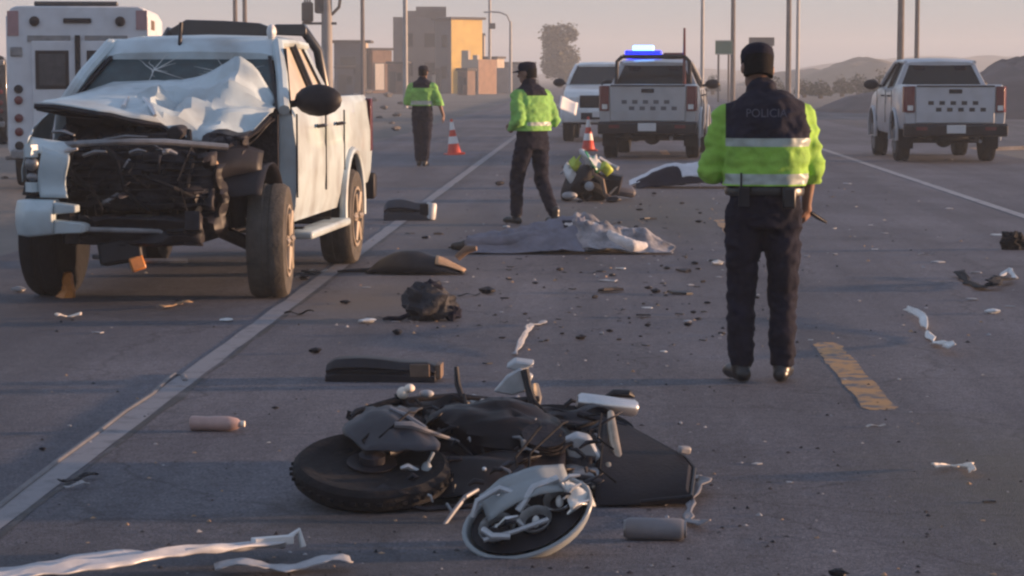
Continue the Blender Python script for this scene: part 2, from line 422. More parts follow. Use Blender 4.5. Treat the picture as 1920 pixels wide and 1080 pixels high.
# ------------------------------------------------------------------ far terrain
def hill(name, cx, cy, rx, ry, h, m, seed, pw=1.0):
    g = B()
    def fn(u, v):
        a = 2 * math.pi * u; r = 1 - v
        x = cx + rx * r * math.cos(a); y = cy + ry * r * math.sin(a)
        z = h * (max(0, math.cos(r * math.pi / 2)) ** pw) * (1 + 0.2 * fbm(x * 1.3 / rx + seed, y * 1.3 / ry)) + 0.12 * h * fbm(x * 5 / rx, y * 5 / ry + seed) * (1 - r)
        if r > 0.98: z = -0.3
        return Vector((x, y, max(z, -0.3)))
    g.grid(fn, 48, 16)
    return struct(g.obj(name, m, angle=180))
hill('hill', (1615 - VPX) / FPX * 320, 320, 11, 8, 3.6, hill_m, 1.0)
hill('hill', (1520 - VPX) / FPX * 360, 360, 12, 10, 2.4, hill_m, 5.0)
hill('hill', (1800 - VPX) / FPX * 800, 800, 70, 30, 8.0, hill_m, 2.0, 0.7)
hill('hill', (1250 - VPX) / FPX * 900, 900, 60, 30, 4.0, hill_m, 4.0, 0.7)
hill('earth_mound', 16.2, 92, 3.6, 7, 2.25, mound_m, 3.0)
hill('earth_mound', 12.6, 104, 3.2, 6, 0.9, mound_m, 9.0)
hill('earth_mound', -19, 118, 6.0, 20, 0.9, mound_m, 7.0)
hill('earth_mound', 36, 190, 14, 8, 1.9, hill_m, 11.0)

# ------------------------------------------------------------------ poles
def pole(px, wpx, Y, m, label, name='utility_pole', top=11.0, parts=None, cat='pole', group=None):
    x = (px - VPX) / FPX * Y; r = wpx / 2 / FPX * Y
    t = thing(name, label, cat, (x, Y, -0.09), 0, group)
    g = B(); g.tube([(0, 0, -0.3), (0, 0, top * 0.5), (0, 0, top)], [r * 1.06, r * 0.95, r * 0.8], 12); g.obj('shaft', m, t)
    if parts: parts(t, r, top)
    return t
def arms(t, r, top):
    g = B(); g.box((0, -r - 0.04, top - 0.6), (1.8, 0.1, 0.12)); g.obj('crossarm', pole_m, t)
    for x in (-0.8, 0.0, 0.8):
        g = B(); g.lathe([(0.03, 0), (0.06, 0.03), (0.03, 0.08), (0.06, 0.12), (0.02, 0.18)], (x, -r - 0.04, top - 0.54), n=8); g.obj('insulator', roof_m, t)
def transformer(t, r, top):
    # a pair of tanks hung either side of the shaft with a bracket, seen just above the wrecked pickup
    for x, z in ((-0.78, 4.15), (-0.25, 4.5)):
        g = B(); g.tube([(x, 0, z - 0.35), (x, 0, z - 0.3), (x, 0, z + 0.4), (x, 0, z + 0.46)], [0.16, 0.24, 0.24, 0.18], 14); k = g.obj('transformer_tank', roof_m, t)
        g = B()
        for j in range(3): g.tube([(x - 0.1 + 0.1 * j, 0, z + 0.45), (x - 0.1 + 0.1 * j, 0, z + 0.65)], 0.035, 6)
        g.obj('bushing', roof_m, k)
    g = B(); g.box((-0.3, 0, 3.75), (1.4, 0.12, 0.1)); g.box((0.05, 0, 5.1), (1.6, 0.1, 0.1)); g.obj('bracket', roof_m, t)
    g = B(); g.tube([(0.2, 0, 4.1), (0.5, 0, 4.4), (0.58, 0, 4.9)], 0.07, 6); g.obj('fuse_arm', roof_m, t)
pole(442, 9, 130, pole_m, 'dark utility pole behind the wrecked pickup roof, paired with a twin', parts=arms, group='twin poles behind the wrecked pickup')
pole(460, 9, 134, pole_m, 'dark utility pole behind the wrecked pickup roof, paired with a twin', parts=arms, group='twin poles behind the wrecked pickup')
pole(614, 21, 95, concrete, 'thick concrete pole carrying dark transformer tanks behind the pickup cab', parts=transformer, top=8.5)
pole(681, 8, 150, pole_m, 'slim brown pole standing in front of the kiosk roof', parts=arms)
pole(761, 9, 120, pole_pale, 'pale grey pole in front of the dark stepped building', parts=arms)
def device(t, r, top):
    g = B(); g.box((0.25, -r - 0.1, 6.0), (0.55, 0.3, 0.5)); g.obj('meter_box', roof_m, t, bevel=0.03); arms(t, r, top)
pole(919, 6, 210, pole_pale, 'thin grey pole with a small dark box beyond the low ruined walls', parts=device)
def lamp_arm(t, r, top):
    g = B(); g.tube([(0, 0, top - 0.2), (-0.3, 0, top + 0.5), (-0.9, 0, top + 0.75), (-1.7, 0, top + 0.8)], 0.07, 8); a = g.obj('arm', pole_pale, t)
    g = B(); g.loft([[(-1.6, -0.12, top + 0.72), (-1.6, 0.12, top + 0.72), (-1.6, 0.12, top + 0.86), (-1.6, -0.12, top + 0.86)], [(-2.3, -0.16, top + 0.7), (-2.3, 0.16, top + 0.7), (-2.3, 0.1, top + 0.82), (-2.3, -0.1, top + 0.82)]]); g.obj('lamp_head', pole_pale, a, bevel=0.03)
pole(958, 6, 200, pole_pale, 'street lamp with a curved arm beyond the officer in the peaked cap', 'street_lamp', 6.2, lamp_arm, 'street lamp')
pole(1315, 7, 150, pole_pale, 'grey pole rising right behind the pickup with the blue beacon', parts=arms)
pole(1372, 9, 140, pole_m, 'dark brown pole rising behind the small green road sign', parts=arms)
pole(1475, 10, 130, pole_m, 'dark pole beside the head of the officer in navy vest', parts=arms)
pole(1492, 7, 170, pole_pale, 'pale slim pole just right of the dark pole by the officer')
pole(1682, 13, 105, pole_m, 'thick dark pole behind the silver pickup on the shoulder', parts=arms)
pole(1712, 9, 115, pole_m, 'thinner brown pole directly behind the silver pickup roof', parts=arms)

# road signs
def sign(px, py, wpx, hpx, Y, m, label, posts, name='road_sign'):
    a = P(px - wpx / 2, py + hpx / 2, Y); b = P(px + wpx / 2, py - hpx / 2, Y)
    cx = (a.x + b.x) / 2
    t = thing(name, label, 'sign', (cx, Y, -0.09))
    wd = b.x - a.x; z0 = a.z + 0.09; z1 = b.z + 0.09
    g = B(); g.box((0, 0, (z0 + z1) / 2), (wd, 0.05, z1 - z0)); p = g.obj('panel', m, t, bevel=0.01)
    for zz in (z0 + 0.04, z1 - 0.04):
        g = B(); g.box((0, -0.035, zz), (wd * 0.94, 0.012, 0.03)); g.obj('border', cream_board if m is green_sign else roof_m, p)
    for x in posts:
        g = B(); g.tube([(x * wd, 0.08, -0.1), (x * wd, 0.08, z1)], 0.06, 8); g.obj('post', pole_m, t)
sign(1357, 89, 32, 27, 138, green_sign, 'small green road sign on posts behind the officer in navy vest', (-0.3, 0.3))
sign(1428, 78, 48, 16, 170, roof_m, 'low wide dark sign panel above the navy vest officer\'s head', (-0.4, 0.4))

# ------------------------------------------------------------------ buildings on the left
def building(name, label, cx, cy, rotz, wd, dp, h, wall_m, side_m=None, wins=(), roof=None, parapet=None, cat='building'):
    t = thing(name, label, cat, (cx, cy, -0.09), rotz)
    g = B(); g.box((0, dp / 2, h / 2 - 0.2), (wd, dp, h + 0.4))
    for f in g.bm.faces: f.material_index = 0
    g.bm.faces.ensure_lookup_table()
    bmesh.ops.recalc_face_normals(g.bm, faces=g.bm.faces)
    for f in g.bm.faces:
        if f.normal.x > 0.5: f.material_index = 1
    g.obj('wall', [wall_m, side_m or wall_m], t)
    if roof:
        g = B(); g.box((0, dp / 2, h + 0.13), (wd + roof, dp + roof, 0.22)); g.obj('roof', roof_m, t, bevel=0.03)
    if parapet:
        for (x0, x1, hh) in parapet:
            g = B(); g.box(((x0 + x1) / 2, 0.2, h + hh / 2), (x1 - x0, 0.36, hh - 0.01)); g.obj('parapet', wall_m, t, bevel=0.02)
    for face, a, z0, ww, hh, m in wins:
        if face == 'f':
            c = (a, -0.02, z0 + hh / 2); sz = (ww, 0.1, hh); fs = (ww + 0.16, 0.07, hh + 0.16)
        else:
            c = (wd / 2 + 0.02, a, z0 + hh / 2); sz = (0.1, ww, hh); fs = (0.07, ww + 0.16, hh + 0.16)
        g = B(); g.box(c, fs); k = g.obj('window', roof_m, t, bevel=0.01)
        g = B(); g.box((c[0] + (0.0 if face == 'f' else 0.012), c[1] - (0.012 if face == 'f' else 0), c[2]), (sz[0], sz[1] - 0.03, sz[2]) if face == 'f' else (sz[0] - 0.03, sz[1], sz[2])); g.obj('pane', m, k)
    return t
Yb = 215.0; sc = FPX / Yb
def bx(px): return (px - VPX) / FPX * Yb
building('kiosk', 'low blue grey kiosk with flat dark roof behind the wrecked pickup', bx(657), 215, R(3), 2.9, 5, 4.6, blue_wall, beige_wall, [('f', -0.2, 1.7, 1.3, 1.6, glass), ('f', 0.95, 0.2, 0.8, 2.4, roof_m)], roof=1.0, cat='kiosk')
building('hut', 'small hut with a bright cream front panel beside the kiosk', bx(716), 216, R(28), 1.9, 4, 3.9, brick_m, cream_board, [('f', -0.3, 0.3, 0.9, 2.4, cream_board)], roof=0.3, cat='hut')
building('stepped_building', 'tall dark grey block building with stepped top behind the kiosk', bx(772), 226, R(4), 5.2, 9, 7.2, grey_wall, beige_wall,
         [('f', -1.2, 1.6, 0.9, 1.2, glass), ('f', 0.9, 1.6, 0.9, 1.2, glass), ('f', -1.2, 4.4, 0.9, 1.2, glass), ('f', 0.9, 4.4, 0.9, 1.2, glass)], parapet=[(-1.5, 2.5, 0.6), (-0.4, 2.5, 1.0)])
building('sunlit_building', 'narrow grey house with sunlight painted yellow on its side wall, dark eaves', bx(836), 212, R(-52), 2.6, 3.4, 6.6, grey_wall, sunlit_side_wall,
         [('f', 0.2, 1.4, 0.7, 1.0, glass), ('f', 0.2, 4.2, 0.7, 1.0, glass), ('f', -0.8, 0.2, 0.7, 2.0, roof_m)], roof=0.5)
building('grey_house', 'flat grey house set back beyond the narrow one', bx(884) * 1.1, 237, R(2), 2.6, 6, 5.6, grey_wall, beige_wall, [('f', 0.2, 2.6, 0.8, 1.1, glass)], roof=0.15)
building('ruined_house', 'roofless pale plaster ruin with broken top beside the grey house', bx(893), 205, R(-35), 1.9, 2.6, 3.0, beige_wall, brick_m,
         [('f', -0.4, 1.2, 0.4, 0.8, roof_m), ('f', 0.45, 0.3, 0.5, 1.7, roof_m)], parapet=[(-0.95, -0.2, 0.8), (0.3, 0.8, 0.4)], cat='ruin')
building('boundary_wall', 'low grey boundary wall running on from the ruin', bx(950), 212, R(-4), 2.9, 0.4, 2.3, concrete, concrete, parapet=[(-1.3, -1.0, 0.25), (0.9, 1.3, 0.25)], cat='wall')
building('boundary_wall', 'long low pale wall far behind the two pickups', (1180 - VPX) / FPX * 330, 330, 0, 16, 0.4, 2.2, beige_wall, concrete, parapet=[(-7.8, -7.4, 0.3), (-2, -1.6, 0.3), (4, 4.4, 0.3)], cat='wall')

shed_m = mat('rusty_sheet', (0.16, 0.1, 0.075), 0.8, var=0.4, scale=1.5)
for px, Y, wd, h, rz, wm, lb in ((648, 196, 1.4, 2.2, 12, blue_wall, 'small dark shed in front of the blue grey kiosk'), (742, 205, 1.5, 2.6, -20, shed_m, 'rusty sheet metal shed before the stepped building'), (868, 196, 1.1, 2.0, -38, shed_m, 'rusty low shed before the roofless ruin'), (918, 214, 1.6, 3.1, -25, brick_m, 'brown brick hut behind the thin grey pole'), (976, 250, 3.2, 2.8, 5, grey_wall, 'long grey house beyond the street lamp'), (800, 196, 1.0, 1.7, -15, grey_wall, 'low grey block hut behind the far officer')):
    building('hut', lb, (px - VPX) / FPX * Y, Y, R(rz), wd, wd * 0.9, h, wm, beige_wall if wm is not shed_m else shed_m, [('f', -wd * 0.15, 0.2, wd * 0.32, h * 0.65, roof_m), ('f', wd * 0.27, h * 0.45, wd * 0.22, h * 0.25, glass)], roof=0.25, cat='hut')

# ------------------------------------------------------------------ trees and shrubs
def foliage(g, n, fn, size):
    for _ in range(n):
        c = fn(); a = Vector((random.gauss(0, 1), random.gauss(0, 1), random.gauss(0, 1))).normalized(); u, v = frame_of(a)
        s1 = size * random.uniform(0.6, 1.4)
        vs = [g.bm.verts.new(c + u * s1 * x + v * s1 * y * 0.6) for x, y in ((-1, 0), (0, -1), (1, 0), (0, 1))]
        g._f(vs)
def tree(px, topy, wpx, Y, label, m, n=3200, base=0.35):
    x = (px - VPX) / FPX * Y; H = P(px, topy, Y).z + 0.09; rx = wpx / 2 / FPX * Y
    t = thing('tree', label, 'tree', (x, Y, -0.09))
    g = B(); g.tube([(0, 0, -0.2), (0.06, 0, H * 0.2), (-0.05, 0.05, H * 0.45), (0, 0, H * 0.75)], [rx * 0.13, rx * 0.1, rx * 0.08, rx * 0.03], 9)
    for k in range(7):
        a = k * 0.9; h0 = H * (0.25 + 0.05 * k)
        g.tube([(0, 0, h0), (rx * 0.35 * math.cos(a), rx * 0.35 * math.sin(a), h0 + H * 0.14), (rx * 0.7 * math.cos(a), rx * 0.7 * math.sin(a), h0 + H * 0.22)], [rx * 0.06, rx * 0.04, rx * 0.015], 6)
    g.obj('trunk', bark_m, t)
    cl = [(Vector((random.uniform(-0.6, 0.6) * rx, random.uniform(-0.6, 0.6) * rx, H * random.uniform(base + 0.1, 0.84))), rx * random.uniform(0.35, 0.55)) for _ in range(34)] + [(Vector((rx * 0.1, 0, H * 0.86)), rx * 0.42), (Vector((-rx * 0.3, 0, H * 0.82)), rx * 0.4), (Vector((rx * 0.55, 0, H * 0.8)), rx * 0.33)]
    def fn():
        c, r = random.choice(cl); d = Vector((random.gauss(0, 1), random.gauss(0, 1), random.gauss(0, 1))).normalized()
        return c + Vector((d.x, d.y, d.z * 1.1)) * r * random.uniform(0.5, 1.05)
    g = B(); foliage(g, n, fn, rx * 0.075); g.obj('crown', m, t, angle=0)
tree(1050, 40, 78, 290, 'rounded grey brown tree beyond the white pickup', leaf_m, 9000, 0.0)
def shrub(px, topy, wpx, Y, label, group=None):
    x = (px - VPX) / FPX * Y; H = max(0.5, P(px, topy, Y).z + 0.09); rx = wpx / 2 / FPX * Y
    t = thing('shrub', label, 'shrub', (x, Y, -0.09), 0, group)
    g = B()
    for k in range(5): g.tube([(0.1 * math.cos(k), 0.1 * math.sin(k), -0.1), (0.35 * rx * math.cos(k * 1.3), 0.35 * rx * math.sin(k * 1.3), H * 0.6)], [0.05, 0.02], 5)
    g.obj('stem', bark_m, t)
    def fn():
        a = random.random() * 6.28; r = math.sqrt(random.random()) * rx; 
        return Vector((r * math.cos(a), r * math.sin(a) * 0.6, H * (0.15 + 0.85 * random.random() * math.sqrt(max(0.05, 1 - (r / rx) ** 2))) * random.uniform(0.8, 1.0)))
    g = B(); foliage(g, 700, fn, rx * 0.1); g.obj('foliage', shrub_m, t, angle=0)
for px, ty, wp, Y in ((1505, 142, 40, 175), (1535, 146, 44, 168), (1575, 138, 40, 182), (1605, 132, 46, 190), (1650, 122, 50, 150), (1735, 98, 30, 190), (1740, 128, 46, 140), (1450, 138, 40, 178)):
    shrub(px, ty, wp, Y, 'low dark shrub on the far verge between the poles', 'shrubs along the far right verge')
for px, ty, wp, Y in ((1235, 128, 30, 240), (1335, 132, 30, 200), (1000, 128, 26, 210)):
    shrub(px, ty, wp, Y, 'distant grey shrub behind the parked pickups', 'shrubs behind the parked pickups')

# ------------------------------------------------------------------ vehicles
def boolean_cut(o, cutters):
    for c in cutters:
        m = o.modifiers.new('cut', 'BOOLEAN'); m.operation = 'DIFFERENCE'; m.solver = 'EXACT'; m.object = c
    me = bake(o); o.modifiers.clear(); old = o.data; o.data = me
    for c in cutters: bpy.data.objects.remove(c, do_unlink=True)
def body_ring(y, wd, zb, zt):
    h = zt - zb
    half = [(0.0, zb), (0.80 * wd, zb), (0.955 * wd, zb + 0.05 * h), (0.985 * wd, zb + 0.18 * h), (1.0 * wd, zb + 0.42 * h), (1.0 * wd, zb + 0.62 * h), (0.975 * wd, zb + 0.80 * h), (0.965 * wd, zb + 0.93 * h), (0.92 * wd, zt), (0.0, zt)]
    return [Vector((x, y, z)) for x, z in half] + [Vector((-x, y, z)) for x, z in reversed(half[1:-1])]
AX_R, AX_F, WR = -1.39, 1.695, 0.39
def wheel(parent, x, y, m_t, m_r, side, r=WR, wd=0.26, spokes=6, tilt=0.0):
    g = B()
    h = wd / 2
    prof = [(r * 0.62, -h * 0.8), (r * 0.8, -h), (r * 0.95, -h * 0.93), (r, -h * 0.7), (r * 1.005, -h * 0.2), (r * 0.985, -h * 0.15), (r * 0.985, h * 0.15), (r * 1.005, h * 0.2), (r, h * 0.7), (r * 0.95, h * 0.93), (r * 0.8, h), (r * 0.62, h * 0.8)]
    g.lathe(prof, (0, 0, 0), (1, 0, 0), 32)
    o = g.obj('wheel', m_t, parent); o.location = (x, y, r); o.rotation_euler = (0, 0, tilt)
    g = B()
    s = side
    g.lathe([(r * 0.64, s * h * 0.55), (r * 0.64, s * h * 0.98), (r * 0.58, s * h * 0.98), (r * 0.55, s * h * 0.55)], (0, 0, 0), (1, 0, 0), 28)
    g.lathe([(r * 0.17, s * h * 0.4), (r * 0.17, s * h * 0.92), (r * 0.1, s * h * 0.98)], (0, 0, 0), (1, 0, 0), 14)
    for k in range(spokes):
        a = 2 * math.pi * k / spokes
        g.tube([(s * h * 0.8, r * 0.13 * math.cos(a), r * 0.13 * math.sin(a)), (s * h * 0.86, r * 0.58 * math.cos(a), r * 0.58 * math.sin(a))], [(0.03, r * 0.11), (0.03, r * 0.09)], 8, up=(1, 0, 0))
    g.obj('rim', m_r, o)
    return o
def window(parent, name, corners, frame_w, gm, fm, inset=0.018, n=None):
    # a pane between four corners with a real frame standing proud around it
    c = [Vector(p) for p in corners]; cen = sum(c, Vector()) / 4
    nrm = (c[1] - c[0]).cross(c[3] - c[0]).normalized()
    if n is not None and nrm.dot(Vector(n)) < 0: nrm = -nrm
    g = B(); g.prism([p - nrm * inset for p in c], nrm * 0.006)
    o = g.obj(name, gm, parent)
    g = B()
    for i in range(4):
        a, b = c[i], c[(i + 1) % 4]; ia = a + (cen - a).normalized() * frame_w; ib = b + (cen - b).normalized() * frame_w
        g.prism([a - nrm * 0.02, b - nrm * 0.02, ib - nrm * 0.02, ia - nrm * 0.02], nrm * 0.03)
    g.obj('window_frame', fm, o)
    return o
BELT, ROOF = 1.36, 1.90
def greenhouse(t, paint, gm_side, gm_front, gm_rear, drop=0.0):
    zb, zr = BELT - 0.02, ROOF
    # belt corners (front, rear) and roof corners
    bw, rw = 0.865, 0.655
    yA0, yA1 = 1.18, 0.42       # windscreen foot / head
    yC0, yC1 = -1.02, -0.78
    yB = -0.12
    g = B()
    rings = []
    for (y, zz, ww) in ((yA1 + 0.06 + drop * 0.9, zr - 0.055 - drop, rw + drop * 0.3), (yA1 + 0.0, zr - 0.045, rw + 0.005), (yA1 - 0.12, zr - 0.02, rw + 0.01), (-0.1, zr, rw + 0.015), (yC1 + 0.15, zr - 0.02, rw), (yC1 - 0.03, zr - 0.07, rw - 0.01)):
        rings.append([Vector((x, y, z)) for x, z in ((-ww, zz - 0.05), (-ww * 0.96, zz - 0.015), (-ww * 0.8, zz + 0.005), (0, zz + 0.018), (ww * 0.8, zz + 0.005), (ww * 0.96, zz - 0.015), (ww, zz - 0.05), (0, zz - 0.06))])
    g.loft(rings); g.obj('roof', paint, t)
    for s in (-1, 1):
        A0, A1 = Vector((s * bw * 0.98, yA0, zb)), Vector((s * rw, yA1, zr - 0.06))
        B0, B1 = Vector((s * bw, yB, zb)), Vector((s * rw, yB, zr - 0.06))
        C0, C1 = Vector((s * bw, yC0, zb)), Vector((s * rw * 0.99, yC1, zr - 0.07))
        g = B(); g.tube([A0, A0.lerp(A1, 0.5) + Vector((s * 0.012, 0.02, 0.01)), A1], 0.045, 8); g.obj('windscreen_pillar', paint, t)
        g = B(); g.tube([B0, B1], 0.04, 6); g.obj('door_pillar', blackp, t)
        g = B(); g.prism([C0, C0 + Vector((0, 0.26, 0)), C1 + Vector((0, 0.16, 0)), C1], (-s * 0.06, 0, 0)); g.obj('rear_pillar', paint, t, bevel=0.01)
        g = B(); g.tube([A1, B1 + Vector((s * 0.005, 0, 0.01)), C1], 0.035, 8); g.obj('roof_rail', paint, t)
        window(t, 'front_door_window', [A0 + Vector((0, -0.1, 0)), A1 + Vector((0, -0.06, 0)), B1 + Vector((0, 0.03, 0)), B0 + Vector((0, 0.03, 0))], 0.03, gm_side, blackp, n=(s, 0, 0))
        window(t, 'rear_door_window', [B0 - Vector((0, 0.03, 0)), B1 - Vector((0, 0.03, 0)), C1 + Vector((0, 0.17, 0)), C0 + Vector((0, 0.27, 0))], 0.03, gm_side, blackp, n=(s, 0, 0))
    window(t, 'windscreen', [(-bw * 0.94, yA0, zb), (bw * 0.94, yA0, zb), (rw * 0.96, yA1 + 0.03 + drop, zr - 0.07 - drop), (-rw * 0.96, yA1 + 0.03 + drop, zr - 0.07 - drop)], 0.03, gm_front, blackp, n=(0, 1, 0.5))
    window(t, 'rear_window', [(-bw * 0.93, yC0, zb), (bw * 0.93, yC0, zb), (rw * 0.94, yC1, zr - 0.1), (-rw * 0.94, yC1, zr - 0.1)], 0.04, gm_rear, paint, n=(0, -1, 0))
def handle_and_seams(t, paint, w_=0.93):
    for s in (-1, 1):
        for y in (1.12, -0.12, -1.0):
            g = B(); g.box((s * (w_ + 0.0015), y, 1.0), (0.012, 0.014, 0.62)); g.obj('door_seam', blackp, t)
        for y in (0.06, -0.82):
            g = B(); g.tube([(s * w_, y, 1.2), (s * (w_ + 0.035), y + 0.03, 1.205), (s * (w_ + 0.035), y + 0.15, 1.205), (s * w_, y + 0.18, 1.2)], 0.016, 6); g.obj('door_handle', blackp, t)
def mirrors(t, sides=(-1, 1), big=1.0):
    for s in sides:
        g = B(); g.tube([(s * 0.86, 0.98, 1.38), (s * 0.99, 1.0, 1.40)], 0.03, 6)
        g.ell((s * (1.0 + 0.06 * big), 1.0, 1.41), (0.15 * big, 0.07, 0.10 * big), nu=14, nv=8); g.obj('side_mirror', blackp, t)
def pickup_body(t, paint, full=True, w_=0.93):
    st = [(-2.62, 0.90, 0.62, 1.40), (-2.55, 0.925, 0.60, 1.42), (-1.1, w_, 0.52, 1.42), (-1.02, w_, 0.46, 1.37), (0.0, w_, 0.46, 1.37), (1.12, w_, 0.46, 1.365)]
    if full: st += [(1.25, w_, 0.48, 1.34), (1.9, 0.925, 0.5, 1.28), (2.35, 0.90, 0.5, 1.22), (2.52, 0.86, 0.5, 1.16), (2.62, 0.78, 0.52, 1.06)]
    g = B(); g.loft([body_ring(*a) for a in st])
    o = g.obj('body', [paint, blackp], t)
    cuts = []
    def cut(bld):
        c = bld.obj('cutter', blackp); cuts.append(c); c.parent = None
        return c
    tm = Matrix.Translation(t.location) @ Euler(t.rotation_euler).to_matrix().to_4x4()
    axs = (AX_R, AX_F) if full else (AX_R,)
    for ay in axs:
        for s in (-1, 1):
            g = B(); g.lathe([(0.475, 0.5), (0.475, 1.2)], (0, ay, 0.47), (s, 0, 0), 28); c = cut(g); c.matrix_world = tm
    g = B(); g.box((0, -1.83, 1.32), (1.46, 1.42, 0.9)); c = cut(g); c.matrix_world = tm
    bpy.context.view_layer.update()
    boolean_cut(o, cuts)
    me = o.data
    while len(me.materials) < 2: me.materials.append(blackp)
    for p in me.polygons:
        c = p.center; dark = False
        for ay in axs:
            d = math.hypot(c.y - ay, c.z - 0.47)
            if d < 0.478 and abs(c.x) > 0.45 and abs(c.x) < 0.925 and abs(p.normal.x) < 0.6: dark = True
            if d < 0.5 and abs(abs(c.x) - 0.5) < 0.02: dark = True
        if abs(c.x) < 0.74 and -2.56 < c.y < -1.1 and c.z > 0.8 and c.z < 1.41: dark = True
        p.material_index = 1 if dark else 0
    me.set_sharp_from_angle(angle=R(35))
    # bulging arch lips
    for ay in axs:
        for s in (-1, 1):
            pts = [(s * (w_ + 0.008), ay + 0.495 * math.cos(a), 0.47 + 0.495 * math.sin(a)) for a in [math.pi * (k / 12 * 1.1 - 0.05) for k in range(13)]]
            g = B(); g.tube(pts, [(0.03, 0.035)] * 13, 8, up=(1, 0, 0)); g.obj('wheel_arch', paint, t)
    return o
def tail(t, paint, gate_m, plate=True, checker=False, step=blackp, letter=False):
    y = -2.64
    g = B(); g.box((0, y, 1.06), (1.42, 0.05, 0.68)); tg = g.obj('tailgate', gate_m, t, bevel=0.02)
    g = B(); g.box((0, y - 0.03, 1.3), (0.24, 0.02, 0.075)); g.obj('gate_handle', blackp, tg, bevel=0.01)
    g = B(); g.box((0, y - 0.028, 1.395), (1.40, 0.02, 0.03)); g.obj('gate_lip', blackp, tg)
    if checker:
        for r in range(2):
            for k in range(5):
                xx = -0.44 + 0.2 * k + 0.1 * r + (0.04 if r else 0); zz = 1.09 - 0.12 * r
                g = B(); g.box((xx, y - 0.0275, zz), (0.10, 0.004, 0.07)); g.obj('checker_square', checker, tg)
    for s in (-1, 1):
        g = B(); g.loft([[Vector((s * 0.73, y + 0.0, z)), Vector((s * 0.73, y - 0.02, z)), Vector((s * 0.88, y - 0.015, z)), Vector((s * 0.925, y + 0.06, z)), Vector((s * 0.93, y + 0.2, z))] for z in (0.92, 1.0, 1.3, 1.39)])
        tl = g.obj('tail_light', redlens, t, bevel=0.008)
        g = B(); g.box((s * 0.81, y - 0.022, 1.0), (0.1, 0.012, 0.09)); g.obj('reverse_lamp', clearlens, tl)
    g = B(); g.loft([[Vector((x, y - dy, z)) for dy, z in ((0.0, 0.48), (0.14, 0.50), (0.16, 0.68), (0.1, 0.72), (0.0, 0.72))] for x in (-0.93, -0.88, 0.88, 0.93)])
    bm_ = g.obj('rear_bumper', step, t, bevel=0.015)
    if plate:
        g = B(); g.box((0.0, y - 0.175, 0.62), (0.34, 0.012, 0.15)); g.obj('number_plate', plate_m, bm_, bevel=0.004)
    for s in (-1, 1):
        g = B(); g.box((s * 0.62, y - 0.17, 0.63), (0.2, 0.014, 0.06)); g.obj('reflector', redlens, bm_)
    # spare wheel, exhaust and mudflaps below
    g = B(); g.lathe([(0.2, -0.1), (0.34, -0.1), (0.36, 0), (0.34, 0.1), (0.2, 0.1)], (0, -2.2, 0.5), (0, 0, 1), 20); g.obj('spare_wheel', rubber, t)
    g = B(); g.tube([(0.35, -1.5, 0.42), (0.42, -2.3, 0.42), (0.45, -2.72, 0.4)], 0.035, 8); g.obj('exhaust_pipe', greym, t)
    for s in (-1, 1):
        g = B(); g.box((s * 0.78, AX_R - 0.52, 0.42), (0.27, 0.015, 0.36)); g.obj('mudflap', rubber, t)
def chassis(t, y0=-2.4, y1=2.3):
    g = B()
    for s in (-1, 1): g.box((s * 0.42, (y0 + y1) / 2, 0.5), (0.1, y1 - y0, 0.14))
    for y in (AX_R,): g.tube([(-0.75, y, WR), (0.75, y, WR)], 0.06, 10); g.ell((0, y, WR), (0.16, 0.14, 0.14))
    for y in (-2.0, -0.6, 0.5): g.box((0, y, 0.5), (0.84, 0.1, 0.1))
    g.obj('chassis', grime, t)
def seats(t):
    for s in (-1, 1):
        for y in (0.15, -0.75):
            g = B(); g.box((s * 0.38, y, 1.3), (0.48, 0.14, 0.62), rot=(R(-12), 0, 0)); g.box((s * 0.38, y - 0.03, 1.69), (0.26, 0.1, 0.16)); g.obj('seat', black_cloth, t, bevel=0.05)
def front_end(t, paint):
    y = 2.6
    g = B(); g.box((0, y + 0.0, 0.96), (0.98, 0.08, 0.3)); gr = g.obj('grille', blackp, t, bevel=0.03)
    for z in (0.88, 0.96, 1.04):
        g = B(); g.box((0, y + 0.045, z), (0.92, 0.03, 0.025)); g.obj('grille_bar', grime, gr)
    for s in (-1, 1):
        g = B(); g.loft([[Vector((s * 0.52, y + 0.03, z)), Vector((s * 0.8, y - 0.1, z)), Vector((s * 0.88, y - 0.32, z)), Vector((s * 0.52, y - 0.2, z))] for z in (0.93, 1.08)]); g.obj('headlight', clearlens, t, bevel=0.01)
    g = B(); g.loft([[Vector((x, y + dy, z)) for dy, z in ((-0.2, 0.45), (0.08, 0.47), (0.13, 0.6), (0.1, 0.8), (-0.1, 0.82))] for x in (-0.9, -0.72, 0.72, 0.9)]); fb = g.obj('front_bumper', paint, t, bevel=0.02)
    g = B(); g.box((0, y + 0.125, 0.62), (0.9, 0.02, 0.16)); g.obj('air_intake', blackp, fb)
    g = B(); g.box((0, y + 0.14, 0.66), (0.36, 0.012, 0.13)); g.obj('number_plate', plate_m, fb)
def pickup(name, label, loc, rotz, paint, gate_m, gm=glass, bar=None, checker=None, group=None, canopy=None):
    t = thing(name, label, 'pickup truck', loc, rotz, group)
    pickup_body(t, paint); greenhouse(t, paint, gm, gm, gm); handle_and_seams(t, paint); mirrors(t); tail(t, paint, gate_m, checker=checker); front_end(t, paint); chassis(t); seats(t)
    for y in (AX_R, AX_F):
        for s in (-1, 1): wheel(t, s * 0.79, y, rubber, rimm, s)
    return t

